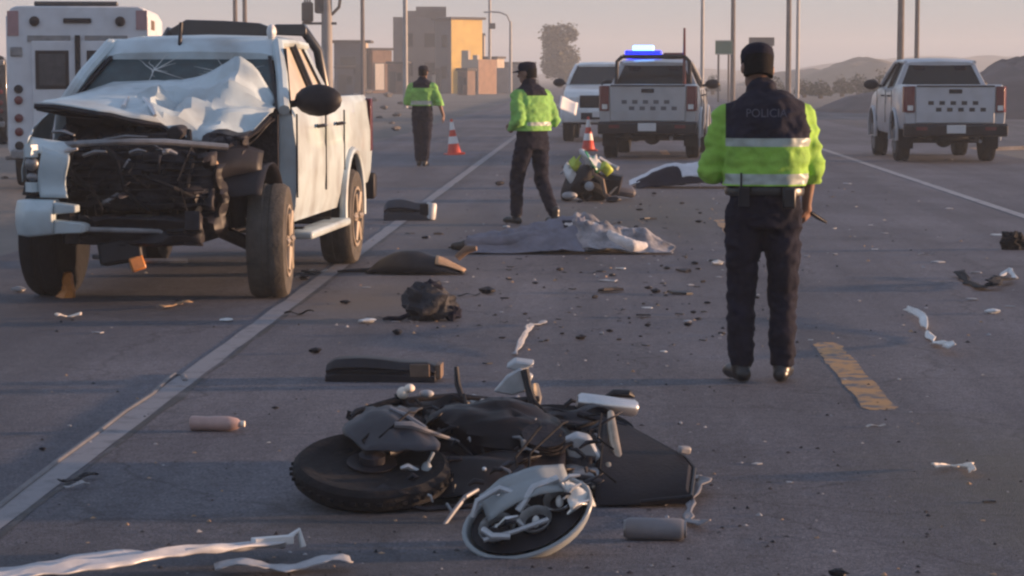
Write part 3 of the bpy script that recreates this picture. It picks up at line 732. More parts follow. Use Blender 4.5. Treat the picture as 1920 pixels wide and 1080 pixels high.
# police pickup with the blue beacon, its tail towards the camera
faint = mat('checker_grey', (0.10, 0.10, 0.11), 0.5)
dark_check = mat('checker_dark', (0.02, 0.02, 0.024), 0.5)
def place_rear(px_l, px_r, Y, yaw):
    x = ((px_l + px_r) / 2 - VPX) / FPX * Y
    c = Vector((x, Y, 0)) + Matrix.Rotation(yaw, 3, 'Z') @ Vector((0, 2.66, 0))
    return c
yw = R(-5.2)
pol = pickup('pickup_truck', 'silver double cab pickup with glowing blue roof beacon, tailgate facing the road', place_rear(1122, 1306, 44.3, yw), yw, silver_paint, silver_paint, checker=faint)
g = B(); g.box((0, 0.05, ROOF + 0.03), (1.0, 0.3, 0.035)); g.obj('beacon_base', blackp, pol, bevel=0.01)
g = B(); g.box((-0.28, 0.05, ROOF + 0.095), (0.72, 0.3, 0.17)); bl = g.obj('beacon_lens', beacon_blue, pol, bevel=0.03)
g = B(); g.box((-0.28, 0.05, ROOF + 0.20), (0.42, 0.22, 0.16)); g.obj('lit_lamp', beacon_core, bl, bevel=0.03)
g = B(); g.box((0.33, 0.05, ROOF + 0.09), (0.42, 0.24, 0.09)); g.obj('beacon_lens', redlens, pol, bevel=0.03)
g = B(); g.tube([(0.60, -1.15, 1.4), (0.60, -1.15, 2.5)], [0.035, 0.022], 8); g.obj('antenna', redlens, pol)
g = B()
for s in (-1, 1): g.tube([(s * 0.72, -1.2, 1.38), (s * 0.7, -1.16, 1.86), (s * 0.6, -1.15, 1.95)], 0.04, 8)
g.tube([(-0.6, -1.15, 1.95), (0.6, -1.15, 1.95)], 0.04, 8); g.obj('roll_bar', blackp, pol)

# silver pickup on the right shoulder
pale_grey = mat('pale_grey_paint', (0.43, 0.44, 0.47), 0.38, 0.1, var=0.06, coat=0.3, dirt=0.3)
sil = pickup('pickup_truck', 'pale grey pickup with a checkered tailgate parked on the far shoulder', place_rear(1692, 1878, 42.8, R(0.6)), R(0.6), pale_grey, pale_grey, checker=dark_check)
# white pickup facing the camera behind the police pickup
whi = pickup('pickup_truck', 'white pickup facing oncoming traffic, half hidden behind the beacon pickup', (0.12, 58.6, 0), R(178), white_paint, white_paint)

# dark van whose flank shows at the frame edge and ambulance
def box_van(name, label, cat, loc, rotz, paint, L_, wd, h, amb=False):
    t = thing(name, label, cat, loc, rotz)
    hw = wd / 2
    def ring(y, z0, z1, k=1.0):
        return [Vector((x * k, y, z)) for x, z in ((-hw * 0.96, z0), (-hw, z0 + 0.1), (-hw, z1 - 0.16), (-hw * 0.93, z1 - 0.03), (-hw * 0.85, z1), (hw * 0.85, z1), (hw * 0.93, z1 - 0.03), (hw, z1 - 0.16), (hw, z0 + 0.1), (hw * 0.96, z0))]
    g = B(); g.loft([ring(0, 0.48, h), ring(L_, 0.48, h)]); g.obj('body', paint, t, bevel=0.02)
    g = B(); g.loft([ring(L_ + 0.002, 0.48, h - 0.62, 0.97), ring(L_ + 0.75, 0.48, h - 0.72, 0.95), ring(L_ + 1.2, 0.48, 1.25, 0.93), ring(L_ + 1.7, 0.5, 1.08, 0.88)]); cb = g.obj('cab', paint, t, bevel=0.02)
    g = B(); g.prism([(-hw * 0.8, L_ + 0.82, h - 0.8), (hw * 0.8, L_ + 0.82, h - 0.8), (hw * 0.82, L_ + 1.19, 1.32), (-hw * 0.82, L_ + 1.19, 1.32)], (0, 0.05, 0.03)); g.obj('windscreen', glass, cb)
    for s in (-1, 1):
        g = B(); g.box((s * hw * 0.955, L_ + 0.45, 1.62), (0.03, 0.55, 0.5)); g.obj('door_window', glass, cb, bevel=0.02)
    for y in (0.9, L_ + 0.95):
        for s in (-1, 1): wheel(t, s * (hw - 0.16), y, rubber, rimm, s, r=0.36)
    # rear face
    for s in (-1, 1):
        d = B(); d.box((s * hw * 0.335, -0.012, 1.36), (hw * 0.62, 0.03, 1.56)); dr = d.obj('rear_door', paint, t, bevel=0.02)
        d = B(); d.box((s * hw * 0.36, -0.03, 1.72), (hw * 0.47, 0.016, 0.56)); fr = d.obj('window_frame', blackp, dr, bevel=0.05)
        d = B(); d.box((s * hw * 0.36, -0.036, 1.72), (hw * 0.37, 0.014, 0.46)); d.obj('pane', MATS['amb_glass'], fr, bevel=0.04)
        d = B(); d.box((s * hw * 0.07, -0.05, 1.2), (0.03, 0.04, 0.22)); d.obj('door_handle', blackp, dr)
        for z, m in ((1.44, blackp), (1.28, redlens), (1.02, redlens), (0.82, redlens), (0.62, blackp)):
            d = B(); d.lathe([(0.065, 0), (0.06, 0.035), (0.03, 0.045)], (s * hw * 0.84, -0.0, z), (0, -1, 0), 14); d.obj('tail_light', m, t)
        d = B(); d.lathe([(0.075, 0), (0.07, 0.05), (0.03, 0.06)], (s * hw * 0.6, 0.0, h - 0.22), (0, -1, 0), 16); d.obj('warning_lamp', blackp, t)
        d = B(); d.box((s * hw * 0.86, -0.01, 1.98), (0.17, 0.03, 0.14)); d.obj('side_marker', greym, t, bevel=0.02)
        d = B(); d.box((s * hw * 0.4, -0.008, h - 0.47), (hw * 0.6, 0.02, 0.09)); d.obj('trim_strip', greym, t)
    d = B(); d.box((0, -0.034, 1.42), (0.075, 0.03, 1.6)); d.obj('door_gap', blackp, t)
    d = B(); d.box((0, -0.02, h - 0.21), (0.4, 0.04, 0.07)); d.obj('brake_lamp', blackp, t, bevel=0.01)
    d = B(); d.box((-0.02, 0.12, h + 0.035), (1.2, 0.2, 0.07)); d.obj('light_bar', dark_paint, t, bevel=0.02)
    d = B(); d.box((0, -0.12, 0.5), (wd * 0.94, 0.26, 0.13)); d.obj('rear_step', greym, t, bevel=0.02)
    if amb:
        for z, ww in ((h - 0.26, 0.35), (h - 0.58, 0.3)):
            d = B(); d.box((hw + 0.004, 0.9, z), (0.012, 0.7, 0.14)); d.obj('side_vent', brown_m, t)
        d = B(); d.box((hw * 0.9, -0.006, h - 0.2), (0.16, 0.012, 0.28)); d.obj('red_stripe', MATS['amb_red'], t)
        d = B(); d.box((-hw * 0.9, -0.006, h - 0.25), (0.16, 0.012, 0.36)); d.obj('red_stripe', MATS['amb_red'], t)
    return t
mat('amb_glass', (0.05, 0.052, 0.06), 0.3, var=0.4, scale=8, spec=0.3)
mat('amb_red', (0.34, 0.2, 0.21), 0.5)
ax = ((12 + 276) / 2 - VPX) / FPX * 34
box_van('ambulance', 'white box ambulance with two rear door windows behind the wrecked pickup', 'ambulance', (ax, 34, -0.05), R(7.2), amb_paint, 3.3, 2.05, 2.64, True)
xv = (11 - VPX) / FPX * 56
box_van('van', 'black van at the far side of the ambulance, mostly hidden', 'van', (xv - 1.02, 56, -0.09), R(13), dark_paint, 2.6, 1.9, 2.15)

# ------------------------------------------------------------------ wrecked pickup (tail away, torn nose towards the camera)
cyaw = R(180 - 3.3)
fc = Vector((-3.20, 16.85, 0))                     # point under the front axle
cloc = fc - Matrix.Rotation(cyaw, 3, 'Z') @ Vector((0, AX_F, 0))
wr = thing('wrecked_pickup', 'white pickup with crushed open nose and crumpled bonnet standing across the edge line', 'pickup truck', cloc, cyaw)
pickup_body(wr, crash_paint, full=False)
greenhouse(wr, crash_paint, cream_glass, teal_glass, glass, 0.085)
ws = [c for c in wr.children if c.name.startswith('windscreen') and 'pillar' not in c.name][0]
def wsp(u, v):
    zb, zt = BELT - 0.02, ROOF - 0.155; yb, yt = 1.18, 0.535; wv = lerp0(0.80, 0.63, v)
    return Vector((wv * u, lerp0(yb, yt, v) + 0.012, lerp0(zb, zt, v) + 0.014))
for k in range(22):
    c0, r0 = ((-0.5, 0.62), 1) if k < 13 else ((0.35, 0.7), 2)
    an = k * 0.53 + random.uniform(-0.2, 0.2); ln = random.uniform(0.15, 0.5)
    pts = [wsp(max(-1, min(1, c0[0] + math.cos(an) * ln * t + 0.02 * random.uniform(-1, 1))), max(0.02, min(0.98, c0[1] + math.sin(an) * ln * 0.9 * t))) for t in (0, 0.35, 0.7, 1.0)]
    g = B(); g.tube(pts, [0.004, 0.003, 0.002, 0.001], 4); g.obj('crack', MATS['clear_lens'], ws)
handle_and_seams(wr, crash_paint); mirrors(wr, (-1,), 1.2); tail(wr, crash_paint, crash_paint); seats(wr)
g = B()
for s in (-1, 1):
    g.box((s * 0.42, 0.0, 0.5), (0.1, 4.8, 0.14)); g.box((s * 0.42, 2.25, 0.55), (0.1, 0.5, 0.13), rot=(R(12), 0, R(s * -8)))
g.tube([(-0.75, AX_R, WR), (0.75, AX_R, WR)], 0.06, 10); g.ell((0, AX_R, WR), (0.16, 0.14, 0.14))
for y in (-2.0, -0.6, 0.5, 1.7): g.box((0, y, 0.48), (0.84, 0.12, 0.1))
for s in (-1, 1): g.tube([(s * 0.42, 1.7, 0.5), (s * 0.7, 1.7, 0.38)], 0.05, 8)
g.obj('chassis', grime, wr)
for y, s, tl in ((AX_R, 1, 0), (AX_R, -1, 0), (AX_F, 1, R(-4)), (AX_F, -1, R(5))):
    wheel(wr, (0.75 if y > 0 else 0.82) if s > 0 else -0.84, y, dusty_rubber if s < 0 else rubber, rimdust, s, r=0.41 if y > 0 else 0.40, wd=0.28, tilt=tl)
# side steps
for s in (-1, 1):
    g = B(); g.box((s * 0.93, 0.15, 0.40), (0.2, 1.75, 0.06)); g.obj('side_step', crash_paint if s < 0 else blackp, wr, bevel=0.02)
    for y in (-0.5, 0.7):
        g = B(); g.box((s * 0.75, y, 0.42), (0.3, 0.06, 0.05)); g.obj('step_bracket', blackp, wr)
# crumpled bonnet: sheet metal pushed back and up over the windscreen foot
def lerp(a, b, t): return a + (b - a) * t
def pw(x, tab):
    for (x0, y0), (x1, y1) in zip(tab, tab[1:]):
        if x <= x1: 
            t = max(0, min(1, (x - x0) / (x1 - x0))); return lerp(y0, y1, t)
    return tab[-1][1]
def bonnet(u, v):
    x = lerp(0.80, -0.78, u)              # u: from the truck's right (photo left) to its left
    zr = pw(u, [(0, 1.44), (0.2, 1.545), (0.5, 1.56), (0.6, 1.57), (0.72, 1.66), (0.81, 1.75), (0.9, 1.66), (1, 1.38)])
    zf = pw(u, [(0, 1.40), (0.1, 1.395), (0.35, 1.33), (0.55, 1.26), (0.70, 1.13), (0.84, 1.12), (0.93, 1.18), (1, 1.32)])
    yr = pw(u, [(0, 1.05), (0.5, 1.0), (0.8, 1.05), (1, 1.02)])
    yf = pw(u, [(0, 1.98), (0.3, 2.02), (0.55, 1.9), (0.75, 1.78), (1, 1.4)])
    z = lerp(zr, zf, v ** 0.9); y = lerp(yr, yf, v)
    amp = 0.008 + 0.05 * max(0, 1 - abs(u - 0.55) / 0.25)
    fold = abs(mnoise.noise(Vector((u * 4.2 + 3, v * 2.6, 1.7)))) - 0.22
    z += amp * 1.5 * fold * math.sin(math.pi * min(1, v * 1.05)) + amp * 0.55 * (abs(mnoise.noise(Vector((u * 11, v * 7, 0.3)))) - 0.2)
    z += 0.05 * math.exp(-((u - 0.47) / 0.03) ** 2) * math.sin(math.pi * v) - 0.05 * math.exp(-((u - 0.56) / 0.04) ** 2) * math.sin(math.pi * v)
    y += amp * 1.2 * mnoise.noise(Vector((u * 6, v * 5, 8.0)))
    return Vector((x + 0.03 * mnoise.noise(Vector((u * 5, v * 5, 4.0))), y, z))
def bonnet_fold(u, v):
    # sheet steel buckles into flat facets between hard creases
    p = bonnet(u, v); k = 0.12 + 1.1 * math.exp(-((u - 0.52) / 0.09) ** 2) + (0.5 if u > 0.6 else 0.0)
    e = math.sin(math.pi * min(1, max(0, v))) ** 0.5
    a1 = abs(((u * 3.1 + v * 1.7 + 0.35 * mnoise.noise(Vector((u * 3, v * 3, 5)))) % 1.0) - 0.5) - 0.25
    a2 = abs(((u * 2.3 - v * 2.9 + 0.4 * mnoise.noise(Vector((u * 2.5, v * 3, 9)))) % 1.0) - 0.5) - 0.25
    p.z += k * e * (0.16 * a1 + 0.11 * a2); p.y += k * e * 0.08 * a2
    return p
g = B(); g.grid(bonnet_fold, 34, 16)
for v in g.bm.verts:
    if not v.is_boundary: v.co += Vector((mnoise.noise(v.co * 7), mnoise.noise(v.co * 7 + Vector((9, 0, 0))), mnoise.noise(v.co * 6 + Vector((0, 9, 0))))) * 0.005
bmesh.ops.triangulate(g.bm, faces=g.bm.faces[:])
bo = g.obj('bonnet', crash_paint, wr, solid=0.005, angle=16)
g = B()
def under(u, v):
    p = bonnet_fold(u, 0.3 + 0.68 * v); return p + Vector((0, -0.03 - 0.05 * (1 - v), -0.05 - 0.03 * math.sin(u * 9)))
g.grid(under, 40, 10); g.obj('bonnet_liner', blackp, bo, solid=0.01)
g = B(); g.tube([bonnet(u / 20, 1.0) + Vector((0, -0.012, -0.025)) for u in range(0, 21)], [0.022] * 21, 6); g.obj('bonnet_lip', blackp, bo)
g = B()
for pth in ([(0.44, 0.62), (0.50, 0.8), (0.53, 0.93)], [(0.36, 0.55), (0.38, 0.8)]):
    g.tube([bonnet_fold(*q) + Vector((0, 0.01, 0.012)) for q in pth], [0.012, 0.02, 0.012][:len(pth)], 6)
g.obj('torn_edge', steel, bo)
# torn wing on the truck's right (photo left): outer skin with the headlight hole
def wing_skin(x0, y0, y1, tabz):
    pass
wg = B()
def wing(u, v):
    y = lerp(1.15, 2.42, u); zt = lerp(1.36, 1.17, u); zb_ = 0.86 if abs(y - AX_F) > 0.48 else 0.47 + math.sqrt(max(0, 0.5 ** 2 - (y - AX_F) ** 2))
    zb_ = max(0.84, zb_); z = lerp(zb_, zt, v)
    x = 0.93 - 0.17 * u ** 1.5 - 0.05 * v ** 3 + 0.02 * mnoise.noise(Vector((u * 5, v * 3, 2)))
    return Vector((x, y, z))
wg.grid(wing, 24, 10); wgo = wg.obj('wing_panel', crash_paint, wr, solid=0.008); wgo.scale = (1, 1, 1)
g = B()   # front corner facing the camera, a bent upright beside the headlight hole
g.loft([[Vector((0.775, 2.36, z)), Vector((0.765, 2.47, z)), Vector((0.71, 2.52, z)), Vector((0.68, 2.47, z))] for z in (1.08, 1.16)])
g.loft([[Vector((0.775, 2.36, z)), Vector((0.765, 2.47, z)), Vector((0.71, 2.52, z)), Vector((0.68, 2.47, z))] for z in (0.84, 0.90)])
g.grid(lambda u, v: Vector((lerp(0.655, 0.45, u) + 0.02 * math.sin(v * 5), 2.5 + 0.04 * u - 0.02 * math.sin(v * 6), lerp(0.80, lerp(1.15, 1.09, u), v))), 8, 10)
g.grid(lambda u, v: Vector((lerp(0.775, 0.46, u), 2.44 + 0.05 * math.sin(u * 2.4) - 0.12 * v, lerp(1.12, 1.21, v) - 0.04 * u)), 8, 4)
g.obj('wing_corner', crash_paint, wgo, solid=0.012).location = (-0.045, 0, -0.045)
g = B(); g.box((0.71, 2.42, 0.99), (0.12, 0.1, 0.24)); hl = g.obj('headlight_hole', blackp, wr, bevel=0.03); hl.location = (-0.045, 0, -0.045)
g = B(); g.ell((0.72, 2.475, 1.03), (0.05, 0.03, 0.05)); g.ell((0.715, 2.475, 0.94), (0.045, 0.03, 0.03)); g.obj('broken_lens', greym, hl)
# bumper end still hanging on that corner
g = B()
g.loft([[Vector((x, y + dy, z)) for dy, z in ((-0.16, zb0), (0.0, zb0 + 0.0), (0.05, zb0 + 0.08), (0.05, zt0 - 0.07), (0.0, zt0), (-0.16, zt0))] for x, y, zb0, zt0 in ((0.84, 2.25, 0.57, 0.77), (0.80, 2.42, 0.545, 0.79), (0.7, 2.52, 0.54, 0.80), (0.5, 2.56, 0.56, 0.80))])
bc = g.obj('bumper_end', crash_paint, wr, bevel=0.015); bc.location = (0.0, 0, -0.06)
g = B(); g.loft([[Vector((x, y + dy, z)) for dy, z in ((-0.1, zb0), (0.02, zb0), (0.02, zt0), (-0.1, zt0))] for x, y, zb0, zt0 in ((0.5, 2.55, 0.70, 0.785), (0.34, 2.57, 0.715, 0.765))]); g.obj('torn_tongue', crash_paint, bc, bevel=0.01)
g = B(); g.loft([[Vector((x, y + dy, z)) for dy, z in ((-0.1, zb0), (0.02, zb0), (0.02, zt0), (-0.1, zt0))] for x, y, zb0, zt0 in ((0.5, 2.55, 0.565, 0.665), (0.30, 2.58, 0.575, 0.645), (0.27, 2.56, 0.585, 0.63))]); g.obj('torn_tongue', crash_paint, bc, bevel=0.01)
# engine bay
g = B(); g.box((0, 1.16, 0.95), (1.6, 0.06, 0.78)); g.obj('firewall', grime, wr)
g = B()
g.box((-0.02, 1.62, 0.86), (0.62, 0.72, 0.5)); g.box((0.0, 1.6, 1.13), (0.44, 0.6, 0.12)); g.tube([(-0.2, 1.3, 1.2), (-0.2, 1.92, 1.18)], 0.06, 10); g.tube([(0.2, 1.3, 1.18), (0.22, 1.9, 1.14)], 0.05, 10)
g.lathe([(0.12, 0), (0.12, 0.05), (0.05, 0.06)], (0.05, 1.98, 0.8), (0, 1, 0), 18); g.lathe([(0.08, 0), (0.08, 0.05)], (-0.22, 1.98, 0.95), (0, 1, 0), 16); g.obj('engine', grime, wr, bevel=0.02)
def crumple(x0, x1, z0, z1, y, amp, seed, lean=0.0):
    return lambda u, v: Vector((lerp(x0, x1, u) + 0.03 * mnoise.noise(Vector((u * 3, v * 3, seed + 5))), y + amp * (abs(mnoise.noise(Vector((u * 4 + seed, v * 3, seed)))) + 0.5 * mnoise.noise(Vector((u * 9, v * 8, seed)))) + lean * v, lerp(z0, z1, v) + 0.03 * mnoise.noise(Vector((u * 5, seed, v * 2)))))
g = B(); g.grid(crumple(0.48, -0.55, 0.66, 1.06, 2.2, 0.14, 3.0, -0.05), 26, 16); rad = g.obj('radiator', grime, wr, solid=0.03)
for k in range(7):
    g = B(); zz = 0.70 + 0.05 * k
    g.tube([(lerp(0.44, -0.5, u / 8), 2.31 + 0.04 * mnoise.noise(Vector((u * 0.8, k, 3))), zz + 0.015 * mnoise.noise(Vector((u * 0.9, k, 9)))) for u in range(9)], 0.006, 5); g.obj('radiator_fin', blackp, rad)
g = B(); g.tube([(0.62, 2.3, 1.10), (0.4, 2.38, 1.12), (0.1, 2.34, 1.135), (-0.2, 2.2, 1.13), (-0.6, 2.0, 1.09)], [(0.03, 0.025)] * 5, 8); g.obj('radiator_crossmember', greym, wr)
g = B(); g.grid(crumple(0.66, 0.1, 1.06, 1.24, 2.0, 0.16, 7.0, -0.3), 14, 8); g.obj('crumpled_plate', grime, wr, solid=0.006)
g = B(); g.grid(crumple(0.05, -0.7, 0.98, 1.2, 1.9, 0.18, 11.0, -0.25), 16, 8); g.obj('crumpled_plate', blackp, wr, solid=0.006)
g = B(); g.grid(crumple(-0.1, -0.62, 0.5, 0.98, 2.12, 0.2, 13.0, 0.02), 14, 14); g.obj('crumpled_plate', blackp, wr, solid=0.006)
g = B(); g.grid(crumple(-0.45, -0.72, 0.78, 1.16, 1.95, 0.14, 17.0, -0.1), 10, 12); g.obj('crushed_wing', grime, wr, solid=0.006)
g = B(); g.grid(lambda u, v: Vector((lerp(-0.5, -0.82, u), 2.05 - 0.2 * u + 0.05 * math.sin(v * 4), lerp(0.82, 1.05, v) + 0.05 * math.sin(u * 3))), 8, 8); g.obj('torn_skin', blackp, wr, solid=0.006)
g = B()
g.ell((-0.5, 2.12, 0.94), (0.07, 0.05, 0.1), rot=(0.2, 0.3, 0.2)); g.tube([(-0.46, 2.16, 0.86), (-0.5, 2.2, 0.76), (-0.44, 2.22, 0.66), (-0.38, 2.22, 0.6)], [0.02, 0.03, 0.02, 0.008], 7); g.obj('broken_headlight', tan_m, wr)
for i, (a, b_, r, m) in enumerate((((0.5, 2.42, 1.03), (0.36, 2.44, 1.09), 0.03, greyscrap), ((0.33, 2.4, 1.04), (0.16, 2.42, 1.07), 0.022, greym), ((0.02, 2.34, 1.06), (-0.1, 2.34, 1.07), 0.02, greym), ((-0.2, 2.28, 1.06), (-0.3, 2.26, 1.05), 0.028, greyscrap), ((0.6, 2.2, 1.2), (0.42, 2.3, 1.18), 0.02, greym), ((0.2, 2.35, 1.15), (-0.1, 2.3, 1.17), 0.014, greym))):
    g = B(); g.tube([a, Vector(a).lerp(Vector(b_), 0.5) + Vector((0, 0, 0.015)), b_], [r, r * 1.1, r * 0.5], 7, flat=0.6); g.obj('bracket', m, wr)
for pts, r in (([(0.3, 2.1, 1.15), (0.1, 2.35, 1.0), (0.05, 2.38, 0.8), (-0.1, 2.3, 0.65)], 0.016), ([(-0.3, 1.9, 1.2), (-0.4, 2.25, 1.0), (-0.36, 2.3, 0.75)], 0.02), ([(0.45, 2.2, 1.15), (0.42, 2.42, 0.95), (0.2, 2.42, 0.72)], 0.012), ([(-0.05, 2.3, 0.9), (-0.3, 2.38, 0.82), (-0.5, 2.2, 0.7)], 0.014)):
    g = B(); g.tube(pts, r, 7); g.obj('hose', rubber, wr)
g = B(); g.tube([(0.28, 2.5, 0.535), (0.1, 2.48, 0.53), (-0.2, 2.4, 0.52), (-0.3, 2.34, 0.45)], [(0.01, 0.018)] * 4, 8); g.obj('bumper_beam', greym, wr)
g = B(); g.grid(crumple(0.5, -0.5, 0.42, 0.62, 2.36, 0.1, 21.0, 0.05), 16, 8); g.obj('lower_grille', blackp, wr, solid=0.015)
g = B(); g.tube([(0.3, 2.3, 0.33), (0.0, 2.34, 0.31), (-0.35, 2.2, 0.30)], 0.018, 6); g.obj('stabiliser_bar', greym, wr)
g = B(); g.box((0.12, 2.2, 0.36), (0.3, 0.4, 0.16), rot=(0.1, 0.15, 0.2)); g.obj('undertray', blackp, wr, bevel=0.02)
g = B(); g.box((-0.03, 2.36, 0.29), (0.1, 0.06, 0.1), rot=(0.2, 0.3, 0.4)); g.obj('tow_hook', amberlens, wr, bevel=0.01)
# torn rags of metal, wiring and plastic hanging in the open bay
for k in range(26):
    x = random.uniform(-0.6, 0.5); z = random.uniform(0.5, 1.18); y = 2.36 + random.uniform(-0.1, 0.08) - (0.22 if x < -0.3 else 0)
    d = V_(random.uniform(-0.12, 0.12), random.uniform(-0.02, 0.06), random.uniform(-0.12, 0.06)); w2 = random.uniform(0.012, 0.05); sd0 = random.uniform(0, 9)
    g = B(); g.grid(lambda u, v: V_(x, y, z) + d * u + V_(w2 * (v - 0.5) * (1 - 0.5 * u), 0.03 * math.sin(u * 4 + sd0), 0.5 * w2 * (v - 0.5)), 4, 2); g.obj('torn_scrap', random.choice((grime, blackp, blackp, greym, MATS['grey_scrap'] if k % 5 == 0 else grime)), wr, solid=0.004)
for k in range(8):
    p0 = V_(random.uniform(-0.5, 0.45), 2.2, random.uniform(0.85, 1.2)); p1 = V_(p0.x + random.uniform(-0.2, 0.2), 2.42, random.uniform(0.5, 0.9))
    g = B(); g.tube([p0, p0.lerp(p1, 0.4) + V_(0.05, 0.16, 0), p0.lerp(p1, 0.8) + V_(-0.03, 0.06, -0.05), p1], 0.006, 5); g.obj('wire', rubber, wr)
# inner arch, strut and splash liner by the exposed wheel
for s in (-1, 1):
    g = B(); g.tube([(s * 0.6, AX_F - 0.02, 0.5), (s * 0.56, AX_F - 0.05, 1.1)], 0.06, 10); g.tube([(s * 0.6, AX_F, 0.62), (s * 0.58, AX_F, 0.95)], 0.09, 12); g.obj('strut', grime, wr)
    g = B(); g.grid(lambda u, v: Vector((s * lerp(0.5, 0.86, u), AX_F + 0.5 * math.cos(lerp(0.6, 3.0, v)), 0.47 + 0.5 * math.sin(lerp(0.6, 3.0, v)) + 0.02 * mnoise.noise(Vector((u * 3, v * 5, s))))), 6, 14); g.obj('splash_liner', blackp, wr, solid=0.006)
# sports bar behind the cab, aerial
g = B()
for s_ in (-1, 1): g.tube([(s_ * 0.74, -1.25, 1.4), (s_ * 0.68, -1.2, 1.8), (s_ * 0.56, -1.16, 1.98)], 0.045, 8)
g.loft([[V_(x, -1.2, z0), V_(x, -1.1, z0), V_(x, -1.1, z1), V_(x, -1.2, z1)] for x, z0, z1 in ((0.56, 1.93, 1.98), (0.42, 1.91, 2.06), (0.1, 1.92, 2.05), (-0.2, 1.92, 2.03), (-0.3, 1.93, 1.99), (-0.34, 1.93, 2.02), (-0.58, 1.92, 2.02), (-0.6, 1.93, 1.99))])
g.obj('sports_bar', dark_paint, wr, bevel=0.01)
g = B(); g.ell((-0.58, 0.28, ROOF + 0.03), (0.04, 0.05, 0.06), nu=10, nv=6); g.obj('roof_bar_tip', white_pl, wr)  # small white bit standing in for the bright roof-bar tip
g = B(); g.tube([(0.1, 0.5, ROOF - 0.17), (0.1, 0.42, ROOF + 0.1)], 0.016, 6); g.obj('aerial', blackp, wr)
g = B(); g.prism([(-0.86, 1.05, 1.33), (-0.9, 1.19, 1.3), (-0.74, 0.55, 1.8), (-0.68, 0.5, 1.8)], (-0.012, 0.01, 0)); g.obj('door_trim', blackp, wr)

